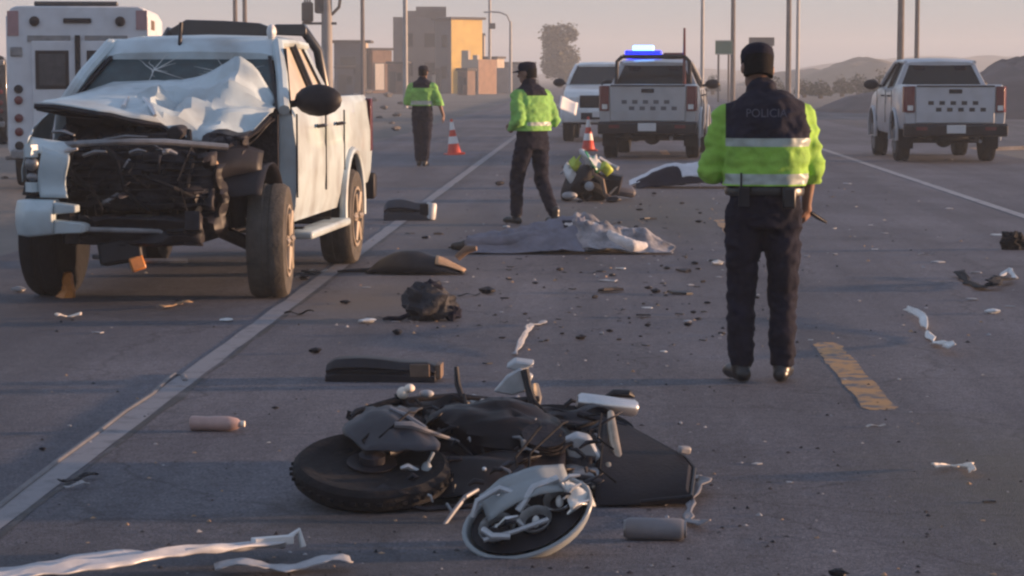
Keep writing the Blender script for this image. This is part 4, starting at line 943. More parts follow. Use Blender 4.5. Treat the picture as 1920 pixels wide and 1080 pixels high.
# ------------------------------------------------------------------ people
def seg_dist(pts, a, b, ra, rb):
    ab = b - a; L2 = max(1e-9, float(ab @ ab)); t = np.clip((pts - a) @ ab / L2, 0, 1)
    return np.linalg.norm(pts - (a + t[:, None] * ab), axis=1) - (ra + (rb - ra) * t)
class Fig:
    def __init__(s): s.b = B(); s.segs = []
    def cap(s, tagname, a, b, ra, rb, n=12):
        a, b = Vector(a), Vector(b); d = (b - a).normalized(); pts, rs = [], []
        for k in (0.15, 0.5, 0.85): q = k * math.pi / 2; pts.append(a - d * ra * math.cos(q)); rs.append(ra * math.sin(q))
        pts += [a, b]; rs += [ra, rb]
        for k in (0.85, 0.5, 0.15): q = k * math.pi / 2; pts.append(b + d * rb * math.cos(q)); rs.append(rb * math.sin(q))
        s.b.tube(pts, rs, n); s.segs.append((tagname, np.array(a), np.array(b), ra, rb))
    def ell(s, tagname, c, rad, rot=None):
        s.b.ell(c, rad, rot, 18, 12); r = min(rad); s.segs.append((tagname, np.array(c), np.array(c) + 1e-4, r, r))
    def trunk(s, tagname, pts, radii, side):
        # elliptical sections: (half width along side, half depth)
        pts = [Vector(p) for p in pts]; rings = []
        for i, p in enumerate(pts):
            d = (pts[min(i + 1, len(pts) - 1)] - pts[max(i - 1, 0)]).normalized(); u = Vector(side); u = (u - d * u.dot(d)).normalized(); v = d.cross(u)
            a, b = radii[i]
            rings.append([p + u * (math.copysign(abs(math.cos(t)) ** 0.85, math.cos(t)) * a) + v * (math.copysign(abs(math.sin(t)) ** 0.85, math.sin(t)) * b) for t in [2 * math.pi * k / 24 for k in range(24)]])
        s.b.loft(rings)
        for (p, r), (q, r2) in zip(zip(pts, radii), zip(pts[1:], radii[1:])): s.segs.append((tagname, np.array(p), np.array(q), min(r), min(r2)))
    def hand(s, tagname, wr_, d, nrm, curl=0.5, side=1):
        wr_, d, nrm = Vector(wr_), Vector(d).normalized(), Vector(nrm).normalized(); nrm = (nrm - d * nrm.dot(d)).normalized(); lat = d.cross(nrm) * side
        s.cap(tagname, wr_, wr_ + d * 0.03, 0.026, 0.028)
        for k in range(4):
            o = lat * (-0.027 + 0.018 * k); base = wr_ + d * 0.085 + o
            s.cap(tagname, wr_ + d * 0.02 + o * 0.8, base, 0.014, 0.012, 8)
            ln = (0.062, 0.074, 0.07, 0.055)[k]
            d1 = (d * math.cos(curl) + nrm * math.sin(curl)); d2 = (d * math.cos(curl * 2.2) + nrm * math.sin(curl * 2.2))
            m = base + d1 * ln * 0.55; s.cap(tagname, base, m, 0.0105, 0.0095, 8); s.cap(tagname, m, m + d2 * ln * 0.5, 0.0095, 0.008, 8)
        tb = wr_ + d * 0.03 - lat * 0.028; tm = tb + (d * 0.7 - lat * 0.6 + nrm * 0.4).normalized() * 0.045
        s.cap(tagname, tb, tm, 0.013, 0.012, 8); s.cap(tagname, tm, tm + (d * 0.8 + nrm * 0.5).normalized() * 0.035, 0.0115, 0.009, 8)
    def build(s, name, mats, tags, parent, voxel=0.012, smooth=4, cuts=(), zsplit=None, keep=None, wrinkle=0.0):
        o = s.b.obj('tmp', skinm, None, angle=0)
        m = o.modifiers.new('r', 'REMESH'); m.mode = 'VOXEL'; m.voxel_size = voxel
        if smooth:
            m = o.modifiers.new('s', 'SMOOTH'); m.factor = 0.5; m.iterations = smooth
        me = bake(o); bpy.data.objects.remove(o, do_unlink=True)
        bm = bmesh.new(); bm.from_mesh(me)
        if wrinkle:
            for v in bm.verts:
                p = v.co; k = 1.3 * (0.3 - abs(mnoise.noise(Vector((p.x * 5 + p.z * 4, p.y * 5, p.z * 11))))) + 0.8 * (0.25 - abs(mnoise.noise(Vector((p.x * 11 - p.z * 6, p.y * 11, p.z * 20 + 5))))) + 0.4 * mnoise.noise(Vector((p.x * 22, p.y * 22, p.z * 30)))
                v.co = p + v.normal * wrinkle * k
        for co, no in cuts:
            gm = bm.verts[:] + bm.edges[:] + bm.faces[:]
            bmesh.ops.bisect_plane(bm, geom=gm, plane_co=co, plane_no=no, clear_outer=True)
        for co, no in (zsplit or {}).get('planes', ()):
            gm = bm.verts[:] + bm.edges[:] + bm.faces[:]
            bmesh.ops.bisect_plane(bm, geom=gm, plane_co=co, plane_no=no)
        cen = np.array([f.calc_center_median()[:] for f in bm.faces])
        dist = np.stack([seg_dist(cen, a, b, ra, rb) for _, a, b, ra, rb in s.segs]); idx = dist.argmin(0)
        for f, i, c in zip(bm.faces, idx, cen):
            t = s.segs[i][0]; f.smooth = True
            if zsplit and t in zsplit['fn']: f.material_index = zsplit['fn'][t](c)
            else: f.material_index = tags.get(t, 0)
        me2 = bpy.data.meshes.new(name); bm.to_mesh(me2); bm.free()
        for mm in mats: me2.materials.append(mm)
        o = bpy.data.objects.new(name, me2); COL.objects.link(o); o.parent = parent
        return o
def V(*a): return Vector(a)
def head_parts(f, c, fwd, up, k=1.0):
    fwd = Vector(fwd).normalized(); up = Vector(up); up = (up - fwd * up.dot(fwd)).normalized(); sd_ = fwd.cross(up)
    M = Matrix((sd_, fwd, up)).transposed(); e = M.to_euler()
    c = Vector(c)
    f.ell('head', c + up * 0.02 * k, (0.076 * k, 0.097 * k, 0.105 * k), e)
    f.ell('head', c + fwd * 0.025 * k - up * 0.055 * k, (0.058 * k, 0.068 * k, 0.07 * k), e)
    f.cap('head', c + fwd * 0.088 * k + up * 0.012 * k, c + fwd * 0.108 * k - up * 0.022 * k, 0.012 * k, 0.016 * k, 8)
    f.cap('head', c + fwd * 0.082 * k - up * 0.058 * k + sd_ * 0.018 * k, c + fwd * 0.082 * k - up * 0.058 * k - sd_ * 0.018 * k, 0.012 * k, 0.012 * k, 8)
    for s in (-1, 1):
        f.ell('head', c + sd_ * s * 0.079 * k - up * 0.005 * k - fwd * 0.005 * k, (0.012 * k, 0.02 * k, 0.032 * k), e)
    return M, fwd, up, sd_
def dress(t, c, fr, k=1.0, cap_m=black_cloth, brim=True, hair=True):
    M, fwd, up, sd_ = fr; c = Vector(c)
    g = B()
    for s in (-1, 1): g.ell(c + fwd * 0.088 * k + up * 0.012 * k + sd_ * s * 0.031 * k, 0.011 * k, nu=8, nv=6)
    g.obj('eyes', hairm, t)
    if hair:
        g = B(); rings = []
        for j in range(7):
            a = j / 6; zz = -0.05 + 0.105 * a; rr = 0.082 - 0.004 * (1 - a)
            rings.append([c + M @ Vector((rr * k * math.cos(q), -0.012 + rr * 1.18 * k * math.sin(q), zz * k)) for q in [math.pi + math.pi * n / 14 for n in range(15)]] + [c + M @ Vector((0, -0.0, zz * k))])
        g.loft(rings); g.obj('hair', hairm, t)
    g = B()
    prof = [(0.084, 0.03), (0.087, 0.07), (0.082, 0.10), (0.062, 0.122), (0.02, 0.132)]
    g.loft([[c + M @ Vector((r * k * math.cos(q), 0.0 + r * 1.2 * k * math.sin(q), z * k)) for q in [2 * math.pi * n / 24 for n in range(24)]] for r, z in prof])
    cp = g.obj('cap', cap_m, t)
    if brim:
        g = B()
        def br(u, v):
            q = lerp(R(25), R(155), u); r = lerp(0.084, 0.094 + 0.075 * math.sin(q) ** 2, v)
            return c + M @ Vector((0.086 * k * math.cos(q) * (1 + 0.1 * v), (0.1 * math.sin(q) + (0.075 * v * math.sin(q))) * k, (0.04 - 0.02 * v) * k))
        g.grid(br, 14, 4); g.obj('brim', cap_m, cp, solid=0.006)

def standing(name, label, loc, rotz, J, mats_j, split, band, scale=1.0, vox=0.012, hem=1.02, text=None, cap_m=black_cloth, brim=True, hands=True, trousers=black_cloth, head_fwd=(0, 1, 0), head_up=(0, 0, 1), yoke=0.0):
    t = thing(name, label, 'person', loc, rotz); t.scale = (scale,) * 3
    # --- skin body: one continuous figure
    f = Fig()
    hp, ch, nk, hd = V(*J['hip']), V(*J['chest']), V(*J['neck']), V(*J['head'])
    f.trunk('torso', [hp - V(0, 0, 0.09), hp + V(0, 0, 0.04), hp.lerp(ch, 0.5), ch, ch.lerp(nk, 0.75), nk], [(0.13, 0.1), (0.155, 0.105), (0.135, 0.095), (0.165, 0.11), (0.12, 0.08), (0.055, 0.055)], (1, 0, 0))
    f.cap('neck', nk - V(0, 0, 0.02), hd - V(0, 0, 0.05), 0.056, 0.05)
    fr = head_parts(f, hd, head_fwd, head_up)
    for s in 'LR':
        sh, el, wr_ = V(*J['sh' + s]), V(*J['el' + s]), V(*J['wr' + s])
        f.cap('arm', sh, el, 0.05, 0.04); f.cap('arm', el, wr_, 0.04, 0.027)
        f.hand('hand', wr_, J['hd' + s][0], J['hd' + s][1], J['hd' + s][2], 1 if s == 'R' else -1)
        h, kn, an, to = V(*J['th' + s]), V(*J['kn' + s]), V(*J['an' + s]), V(*J['to' + s])
        f.cap('leg', h, kn, 0.082, 0.055); f.cap('leg', kn, an, 0.055, 0.038); f.cap('leg', an - V(0, 0, 0.03), to, 0.035, 0.03)
    f.build('body', [skinm], {}, t, vox * 0.72, 2)
    # --- trousers
    f = Fig()
    f.trunk('hips', [hp - V(0, 0, 0.12), hp - V(0, 0, 0.03), hp + V(0, 0, 0.08), hp + V(0, 0, 0.2)], [(0.15, 0.115), (0.185, 0.13), (0.18, 0.125), (0.165, 0.118)], (1, 0, 0))
    for s in 'LR':
        h, kn, an = V(*J['th' + s]), V(*J['kn' + s]), V(*J['an' + s])
        f.cap('leg', h + V(0, 0, 0.0), kn, 0.105, 0.078); f.cap('leg', kn, an.lerp(kn, 0.1), 0.076, 0.066)
    f.build('trousers', [trousers], {}, t, vox, 5, wrinkle=0.016)
    # --- boots
    for s in 'LR':
        f = Fig(); an, to = V(*J['an' + s]), V(*J['to' + s]); d = (to - an); d.z = 0; d.normalize()
        z0 = min(an.z, to.z) - 0.0
        f.cap('b', an + V(0, 0, 0.06), an - V(0, 0, 0.02), 0.055, 0.05); f.cap('b', an - V(0, 0, 0.045) - d * 0.035, to + V(0, 0, 0.008), 0.043, 0.038); f.cap('b', to, to + d * 0.03, 0.038, 0.034)
        bo_ = f.build('boot', [leather], {}, t, 0.011, 3, cuts=[((0, 0, an.z - 0.085), (0, 0, -1))] if J.get('flat', True) else [])
    # --- jacket
    f = Fig()
    top = nk + V(0, 0, 0.01)
    f.trunk('torso', [hp.lerp(ch, 0.0) + V(0, 0, 0.02), hp.lerp(ch, 0.33), hp.lerp(ch, 0.7), ch, ch.lerp(nk, 0.55), ch.lerp(nk, 0.85), top], [(0.215, 0.16), (0.215, 0.16), (0.222, 0.165), (0.228, 0.165), (0.205, 0.14), (0.155, 0.115), (0.10, 0.095)], (1, 0, 0))
    f.cap('torso', V(*J['shL']) * 0.55 + nk * 0.45 - V(0, 0, 0.03), V(*J['shR']) * 0.55 + nk * 0.45 - V(0, 0, 0.03), 0.088, 0.088)
    f.cap('torso', nk - V(0, 0, 0.03), nk + V(0, 0.01, 0.02), 0.1, 0.085)
    for s in 'LR':
        sh, el, wr_ = V(*J['sh' + s]), V(*J['el' + s]), V(*J['wr' + s]); a = J.get('sleeve' + s, 0.88)
        f.cap('sleeve', sh, el, 0.082, 0.074); f.cap('sleeve', el, el.lerp(wr_, a), 0.074, 0.055)
    planes = [((0, 0, z), (0, 0, 1)) for z in band['z']]
    f.build('jacket', mats_j, {'sleeve': band['sleeve']}, t, vox, 4, cuts=[((0, 0, hem), (0, 0, -1))], zsplit={'planes': planes + ([((sx, 0, 0), (1, 0, 0)) for sx in (-yoke, yoke)] if yoke else []), 'fn': {'torso': split, 'sleeve': (lambda c: split(c) if abs(c[0]) < yoke else band['sleeve'])}}, wrinkle=0.017)
    dress(t, hd, fr, cap_m=cap_m, brim=brim)
    if text:
        cu = bpy.data.curves.new('lettering', 'FONT'); cu.body = text[0]; cu.size = text[1]; cu.align_x = 'CENTER'; cu.extrude = 0.003
        to_ = bpy.data.objects.new('tmp', cu); COL.objects.link(to_); me = bake(to_); bpy.data.objects.remove(to_, do_unlink=True)
        me.materials.clear(); me.materials.append(text[4])
        bm = bmesh.new(); bm.from_mesh(me)
        for v in bm.verts:
            x = v.co.x; th = x / 0.24
            v.co = Vector((math.sin(th) * 0.235, text[3] + 0.10 * (1 - math.cos(th)) + (0.003 - v.co.z), text[2] + v.co.y))
        bm.to_mesh(me); bm.free()
        lo = bpy.data.objects.new('lettering', me); COL.objects.link(lo); lo.parent = t
    return t

# officer seen from behind, navy yoke over hi-vis
def split1(c): 
    z = c[2]
    if z > 1.275: return 0
    if z > 1.232: return 2
    if z > 1.092: return 1
    if z > 1.038: return 2
    return 1
J1 = dict(hip=(0.0, 0, 0.93), chest=(0.01, 0.02, 1.32), neck=(-0.015, 0.05, 1.495), head=(-0.04, 0.10, 1.63),
    shL=(-0.195, 0.05, 1.37), elL=(-0.275, 0.06, 1.10), wrL=(-0.20, 0.30, 1.17), hdL=((0.4, 0.9, 0.15), (0.3, -0.2, 1), 0.6), sleeveL=0.95,
    shR=(0.185, 0.09, 1.37), elR=(0.243, 0.13, 1.12), wrR=(0.225, 0.16, 0.92), hdR=((0.1, 0.55, -0.75), (-0.6, 0.3, 0.3), 0.65), sleeveR=0.55,
    thL=(-0.105, 0, 0.86), knL=(-0.115, 0.03, 0.47), anL=(-0.115, -0.01, 0.09), toL=(-0.165, 0.10, 0.045),
    thR=(0.095, 0, 0.86), knR=(0.10, 0.03, 0.47), anR=(0.10, 0.0, 0.09), toR=(0.13, 0.12, 0.045))
off1 = standing('person', 'officer seen from behind in navy and lime jacket, standing by the motorcycle', G(1430, 716), R(-2), J1, [navy, hivis, reflect], split1, {'z': (1.275, 1.232, 1.092, 1.038), 'sleeve': 1}, 1.0, 0.011, hem=1.03,
    text=('POLICIA', 0.06, 1.385, -0.184, mat('faded_lettering', (0.085, 0.085, 0.115), 0.6)), brim=False, head_fwd=(-0.25, 0.9, -0.28), head_up=(0, 0.3, 1), yoke=0.205)
g = B(); g.tube([V(0.2 * math.cos(a), 0.147 * math.sin(a), 1.0 + 0.004 * math.sin(3 * a)) for a in [2 * math.pi * k / 28 for k in range(29)]], [(0.008, 0.022)] * 29, 6, up=(0, 0, 1)); bl_ = g.obj('belt', leather, off1)
g = B(); g.box((0.12, -0.145, 0.97), (0.07, 0.04, 0.11)); g.obj('pouch', leather, bl_, bevel=0.012)
g = B(); g.box((-0.11, -0.15, 0.975), (0.055, 0.035, 0.1)); g.tube([(-0.125, -0.15, 1.02), (-0.125, -0.15, 1.1)], 0.006, 6); g.obj('radio', blackp, bl_, bevel=0.008)
g = B(); g.box((0, 0, 0), (0.075, 0.15, 0.012)); ph = g.obj('phone', blackp, None, bevel=0.006)
g = B(); g.box((0, 0, 0.0068), (0.066, 0.135, 0.002)); g.obj('screen', glass, ph)
ph.location = G(1430, 716) + V(0.285, 0.26, 0.855); ph.rotation_euler = (R(-25), R(15), R(-50)); tag(ph, 'black phone held low in the navy vest officer\'s right hand', 'phone')

# officer in the peaked cap, seen from behind and to the side, walking left
def split2(c):
    z = c[2]
    if z > 1.40: return 0
    if 1.075 < z < 1.115: return 2
    return 1
J2 = dict(hip=(0, 0, 0.94), chest=(0.0, 0.03, 1.32), neck=(0.0, 0.05, 1.50), head=(0.0, 0.09, 1.635),
    shL=(-0.185, 0.02, 1.385), elL=(-0.25, -0.08, 1.14), wrL=(-0.2, 0.12, 1.02), hdL=((0.3, 0.8, 0.1), (0.2, 0, 1), 0.6), sleeveL=0.9,
    shR=(0.185, 0.03, 1.385), elR=(0.27, -0.03, 1.13), wrR=(0.25, 0.21, 1.17), hdR=((-0.1, 0.9, 0.15), (-0.3, 0, 1), 0.6), sleeveR=0.8,
    thL=(-0.10, 0.01, 0.86), knL=(-0.12, 0.13, 0.48), anL=(-0.14, 0.10, 0.09), toL=(-0.16, 0.24, 0.045),
    thR=(0.10, 0, 0.86), knR=(0.11, -0.02, 0.47), anR=(0.13, -0.24, 0.10), toR=(0.14, -0.12, 0.05))
standing('person', 'officer in peaked cap and bright green jacket holding paper beside the lying person', G(998, 421), R(38), J2, [black_cloth, hivis_dark, reflect], split2, {'z': (1.40, 1.115, 1.075), 'sleeve': 1}, 0.985, 0.014, hem=1.02, head_fwd=(-0.55, 0.85, -0.05))
pp = P(1066, 197, 24.6)
g = B(); g.grid(lambda u, v: V((u - 0.5) * 0.2, 0.02 * math.sin(u * 3), (v - 0.5) * 0.17 + 0.01 * math.sin(u * 5)), 6, 6); pa = g.obj('paper', paper, None, solid=0.002)
pa.location = pp; pa.rotation_euler = (R(-35), R(20), R(15)); tag(pa, 'white sheet of paper held by the peaked cap officer', 'paper')

# far officer on the left shoulder
def split3(c):
    z = c[2]
    if z > 1.37: return 0
    if 1.08 < z < 1.15: return 2
    return 1
J3 = dict(hip=(0, 0, 0.93), chest=(0, 0.02, 1.31), neck=(0, 0.04, 1.49), head=(0.01, 0.06, 1.63),
    shL=(-0.185, 0.02, 1.38), elL=(-0.26, 0.0, 1.13), wrL=(-0.2, 0.2, 1.08), hdL=((0.3, 0.8, 0), (0.2, 0, 1), 0.6),
    shR=(0.185, 0.02, 1.38), elR=(0.30, -0.02, 1.13), wrR=(0.36, 0.06, 0.9), hdR=((0.1, 0.3, -0.9), (-1, 0, 0), 0.4),
    thL=(-0.09, 0, 0.86), knL=(-0.08, 0.02, 0.47), anL=(-0.06, 0.0, 0.09), toL=(-0.07, 0.13, 0.045),
    thR=(0.09, 0, 0.86), knR=(0.075, 0.0, 0.47), anR=(0.055, -0.06, 0.09), toR=(0.07, 0.07, 0.045))
standing('person', 'far officer in short green jacket and cap next to the toppled cone', G(792, 312), R(-6), J3, [black_cloth, hivis_dark, reflect], split3, {'z': (1.37, 1.15, 1.08), 'sleeve': 1}, 1.0, 0.016, hem=1.06, brim=True, head_fwd=(0.2, 1, 0))

# person lying on the lane, face down, feet towards the wrecked pickup
L0 = G(1055, 472)
t = thing('person', 'person lying under sheets on the lane with only dark shoes showing', 'person', L0)
def Q(px, py, dy=0.0):
    return P(px, py, L0.y + dy) - L0
hipc = V(0.0, 0.02, 0.13)
f = Fig()
f.trunk('torso', [hipc + V(-0.08, 0, -0.02), hipc, hipc + V(0.22, 0.02, 0.03), hipc + V(0.42, 0.05, -0.02), hipc + V(0.55, 0.06, -0.06)], [(0.15, 0.11), (0.16, 0.12), (0.14, 0.11), (0.16, 0.105), (0.06, 0.06)], (0, 1, 0))
f.cap('neck', hipc + V(0.5, 0.06, -0.06), hipc + V(0.62, 0.06, -0.075), 0.055, 0.05)
hdc = V(0.68, 0.08, 0.085)
fr = head_parts(f, hdc, (0.1, 0.5, -0.85), (1, 0.1, 0), 0.95)
limbs = {'LA': (V(0.42, -0.14, 0.13), V(0.62, -0.28, 0.07), V(0.80, -0.12, 0.04)), 'RA': (V(0.42, 0.22, 0.12), V(0.66, 0.36, 0.06), V(0.84, 0.28, 0.04))}
for s, (a, b_, c) in limbs.items():
    f.cap('arm', a, b_, 0.05, 0.042); f.cap('arm', b_, c, 0.04, 0.028); f.hand('hand', c, (1, 0.1, 0), (0, 0, -1), 0.25, 1 if s == 'RA' else -1)
legs = {'L': (V(-0.08, -0.09, 0.13), V(-0.48, -0.12, 0.085), V(-0.84, -0.08, 0.07), V(-0.96, -0.10, 0.055)), 'R': (V(-0.08, 0.11, 0.15), V(-0.46, 0.18, 0.11), V(-0.80, 0.12, 0.07), V(-0.92, 0.14, 0.05))}
for s, (h, k, a, to) in legs.items():
    f.cap('leg', h, k, 0.085, 0.058); f.cap('leg', k, a, 0.055, 0.04); f.cap('leg', a, to, 0.036, 0.03)
f.build('body', [skinm], {}, t, 0.011, 2)
f = Fig()
f.trunk('hips', [hipc + V(-0.14, 0, -0.02), hipc + V(-0.04, 0, 0.0), hipc + V(0.07, 0, 0.02)], [(0.17, 0.13), (0.185, 0.145), (0.175, 0.14)], (0, 1, 0))
for s, (h, k, a, to) in legs.items():
    f.cap('leg', h, k, 0.115, 0.085); f.cap('leg', k, a, 0.083, 0.07)
f.build('trousers', [greycloth], {}, t, 0.014, 5, wrinkle=0.009)
f = Fig()
f.trunk('torso', [hipc + V(0.0, 0.0, 0.02), hipc + V(0.2, 0.02, 0.035), hipc + V(0.4, 0.05, -0.01), hipc + V(0.53, 0.06, -0.05)], [(0.175, 0.15), (0.175, 0.135), (0.19, 0.125), (0.1, 0.08)], (0, 1, 0))
for s, (a, b_, c) in limbs.items(): f.cap('sleeve', a, b_, 0.078, 0.064); f.cap('sleeve', b_, b_.lerp(c, 0.75), 0.062, 0.05)
stripe = lambda c: 1 if mnoise.noise(Vector((c[0] * 9, c[1] * 6, c[2] * 10 + 3))) > 0.12 else 0
f.build('shirt', [palecloth, navy], {'sleeve': 0}, t, 0.014, 4, zsplit={'planes': (), 'fn': {'torso': stripe}}, wrinkle=0.009)
g = B(); g.ell(hdc + V(0.03, -0.03, 0.02), (0.10, 0.10, 0.085)); g.obj('hair', hairm, t)
for s, (h, k, a, to) in legs.items():
    f = Fig(); f.cap('b', a + V(0.02, 0, 0), a + V(-0.04, 0, 0), 0.05, 0.05); f.cap('b', a + V(-0.05, 0, -0.01), to + V(-0.02, 0, 0), 0.046, 0.038); f.build('shoe', [leather], {}, t, 0.012, 3)

def cover(x0, x1, tab, half, seed, m, name, label, amp, edge):
    def h(x, y):
        z = pw(x, tab); wdt = 0.24 + 0.05 * math.sin(x * 5 + seed)
        return z * math.exp(-(abs(y - 0.03) / wdt) ** 2.6)
    def fn(u, v):
        x = lerp(x0, x1, u) + edge * mnoise.noise(Vector((v * 4, u * 2, seed))); y = lerp(-half, half, v) * (1 + 0.12 * mnoise.noise(Vector((u * 5, seed, 1))))
        n_ = (0.28 - abs(mnoise.noise(Vector((x * 3 + y * 2, y * 5 - x, seed))))) + 0.6 * (0.25 - abs(mnoise.noise(Vector((x * 8, y * 11 + x * 3, seed + 3)))))
        hh = h(x, y); return V(x, y, max(0.008, hh + amp * n_ * (0.25 + min(1, hh * 5)) + 0.014))
    g = B(); g.grid(fn, 70, 34); o = g.obj(name, m, None, solid=0.004, angle=60); o.location = L0; return tag(o, label, 'sheet')
cover(-0.86, 0.2, [(-0.9, 0.10), (-0.5, 0.175), (-0.15, 0.245), (0.05, 0.29), (0.2, 0.28)], 0.36, 2.0, greycloth, 'grey_sheet', 'rumpled grey sheet over the legs of the person lying on the lane', 0.07, 0.05)
cover(0.1, 0.98, [(0.1, 0.305), (0.2, 0.30), (0.4, 0.23), (0.6, 0.17), (0.75, 0.165), (0.85, 0.11), (0.98, 0.05)], 0.33, 6.0, mat('patterned_cloth', (0.14, 0.14, 0.165), 0.85, var=0.6, scale=5.5, col2=(0.38, 0.38, 0.42), bump=0.5, bscale=14), 'pale_blanket', 'mottled white and dark blanket over the upper body on the lane', 0.09, 0.09)

# ------------------------------------------------------------------ traffic cones
def cone(name, label, loc, tilt, h=0.72):
    t = thing(name, label, 'cone', loc); t.rotation_euler = tilt
    g = B(); g.box((0, 0, 0.02), (0.36, 0.36, 0.04)); g.obj('base', cone_red, t, bevel=0.01)
    g = B(); g.lathe([(0.14, 0.04), (0.105, 0.22), (0.1, 0.225)], (0, 0, 0), n=20); g.lathe([(0.075, 0.38), (0.06, 0.46)], (0, 0, 0), n=20); g.lathe([(0.104, 0.22), (0.075, 0.385), (0.06, 0.46), (0.028, h - 0.02), (0.02, h)], (0, 0, 0), n=20); g.obj('cone_body', cone_red, t)
    g = B(); g.lathe([(0.108, 0.225), (0.079, 0.37)], (0, 0, 0), n=20); g.obj('reflective_band', cone_white, t)
    g = B(); g.lathe([(0.055, 0.5), (0.034, 0.66)], (0, 0, 0), n=20); g.obj('reflective_band', cone_white, t)
cone('traffic_cone', 'red traffic cone with white bands by the far officer', G(852, 290), (0, R(-5), 0.3))
cone('traffic_cone', 'red traffic cone in front of the white pickup', G(1103, 283), (0, 0, 0.1))

# ------------------------------------------------------------------ far wreckage: toppled small motorcycle and a sheet
c0 = G(1105, 378)
t = thing('wrecked_scooter', 'toppled small motorcycle with green and white fairing before the beacon pickup', 'motorcycle', c0)
g = B(); g.lathe([(0.2, -0.05), (0.26, -0.055), (0.29, -0.02), (0.29, 0.02), (0.26, 0.055), (0.2, 0.05)], (-0.05, 0.2, 0.14), (0.25, 0.35, 0.9), 24); w1 = g.obj('wheel', rubber, t)
g = B(); g.lathe([(0.2, -0.02), (0.2, 0.02)], (-0.05, 0.2, 0.14), (0.25, 0.35, 0.9), 20); g.obj('rim', grime, w1)
g = B(); g.loft([[V(-0.1 + 0.5 * u, 0.25, 0.2) + V(0.03 * math.cos(q), 0.2 * math.sin(q), (0.12 + 0.05 * math.sin(u * 3)) * math.cos(q + 0.5)) for q in [2 * math.pi * k / 12 for k in range(12)]] for u in (0, 0.3, 0.7, 1.0)]); g.obj('frame_body', blackp, t)
def shell(cx, cz, sx, sz, seed, y=-0.02, bulge=0.1):
    return lambda u, v: V(cx + (u - 0.5) * sx + 0.04 * math.sin(v * 4 + seed), y - bulge * math.sin(math.pi * u) * math.sin(math.pi * v), cz + (v - 0.5) * sz + 0.05 * math.sin(u * 5 + seed))
g = B(); g.grid(shell(0.02, 0.52, 0.22, 0.2, 1), 10, 10); fa = g.obj('fairing', white_pl, t, solid=0.01)
g = B(); g.grid(shell(0.03, 0.5, 0.12, 0.2, 1, -0.04, 0.1), 6, 6); g.obj('fairing_stripe', green_pl, fa, solid=0.01)
lime_pl = mat('lime_plastic', (0.42, 0.52, 0.07), 0.4, var=0.2)
g = B(); g.grid(shell(0.16, 0.4, 0.2, 0.12, 5.0, -0.03, 0.05), 6, 6); g.obj('lime_panel', lime_pl, t, solid=0.01)
g = B(); g.grid(shell(-0.16, 0.5, 0.12, 0.14, 3.0, -0.02, 0.05), 6, 6); g.obj('lime_panel', lime_pl, t, solid=0.01)
for k in range(14):
    a = V(random.uniform(-0.3, 0.35), random.uniform(-0.15, 0.2), random.uniform(0.05, 0.45)); g = B(); g.tube([a, a + V(random.uniform(-0.15, 0.15), 0, random.uniform(-0.1, 0.12))], [0.02, 0.012], 6); g.obj('broken_part', (blackp, grime, blackp, greym)[k % 4], t)
g = B(); g.grid(shell(-0.22, 0.36, 0.14, 0.24, 2.5, 0.0, 0.06), 8, 8); g.obj('fender', white_pl, t, solid=0.008)
g = B(); g.grid(shell(-0.12, 0.25, 0.4, 0.4, 4.0, 0.05, 0.12), 10, 10); g.obj('side_cover', blackp, t, solid=0.01)
g = B(); g.tube([V(0.12, 0, 0.55), V(0.28, 0.05, 0.46), V(0.36, 0.0, 0.42)], [0.03, 0.022, 0.03], 8); g.obj('handlebar', alu, t)
g = B(); g.tube([V(0.05, -0.05, 0.35), V(0.16, -0.1, 0.28), V(0.2, -0.1, 0.1), V(0.3, -0.15, 0.03)], [0.025, 0.035, 0.03, 0.02], 8); g.obj('exhaust_pipe', brown_m, t)
g = B(); g.ell((0.0, -0.1, 0.2), (0.06, 0.05, 0.06)); g.ell((-0.25, -0.05, 0.08), (0.1, 0.06, 0.05)); g.obj('engine_case', greyscrap, t)
g = B(); g.box((0.36, 0.5, 0.13), (0.45, 0.3, 0.12), rot=(0.2, 0.15, 0.2)); g.obj('seat', mat('grey_vinyl', (0.08, 0.075, 0.09), 0.6), t, bevel=0.05)

c1 = G(1275, 352)
def sh_h(x, y):
    h = 0.34 * math.exp(-((x - 0.45) / 0.55) ** 2 - (y / 0.32) ** 2) + 0.22 * math.exp(-((x + 0.25) / 0.4) ** 2 - (y / 0.25) ** 2)
    return h + 0.03 * fbm(x * 3.5, y * 3.5, 1.0) * (1 if h > 0.03 else 0.3)
g = B(); g.grid(lambda u, v: V(lerp(-0.72, 1.0, u), lerp(-0.06, 0.5, v) - 0.16 * u + 0.06 * math.sin(u * 9), max(0.012, sh_h(lerp(-0.72, 1.0, u), lerp(-0.3, 0.5, v)) + 0.02) + (0.06 * math.sin(u * 16) * (1 - v) if v < 0.3 else 0) * 0.5), 50, 20)
sh = g.obj('white_sheet', sheet_m, None, solid=0.006); sh.location = c1; tag(sh, 'white sheet draped over a low dark bundle before the beacon pickup', 'sheet')
g = B(); g.grid(lambda u, v: V(lerp(-0.62, 0.95, u), lerp(-0.28, 0.42, v), max(0.0, sh_h(lerp(-0.62, 0.95, u), lerp(-0.34, 0.42, v)) - 0.02)), 36, 16)
du = g.obj('dark_bundle', black_cloth, None, solid=0.004); du.location = c1; tag(du, 'low dark bundle lying under the white sheet', 'bundle')

# ------------------------------------------------------------------ foreground motorcycle
MO = V(-0.43, 9.0, 0)
mo = thing('motorcycle', 'wrecked black motorcycle lying on its side in the lane', 'motorcycle', MO)
def mobj(g, name, m, parent=None, **k):
    return g.obj(name, m, parent or mo, off=MO, **k)
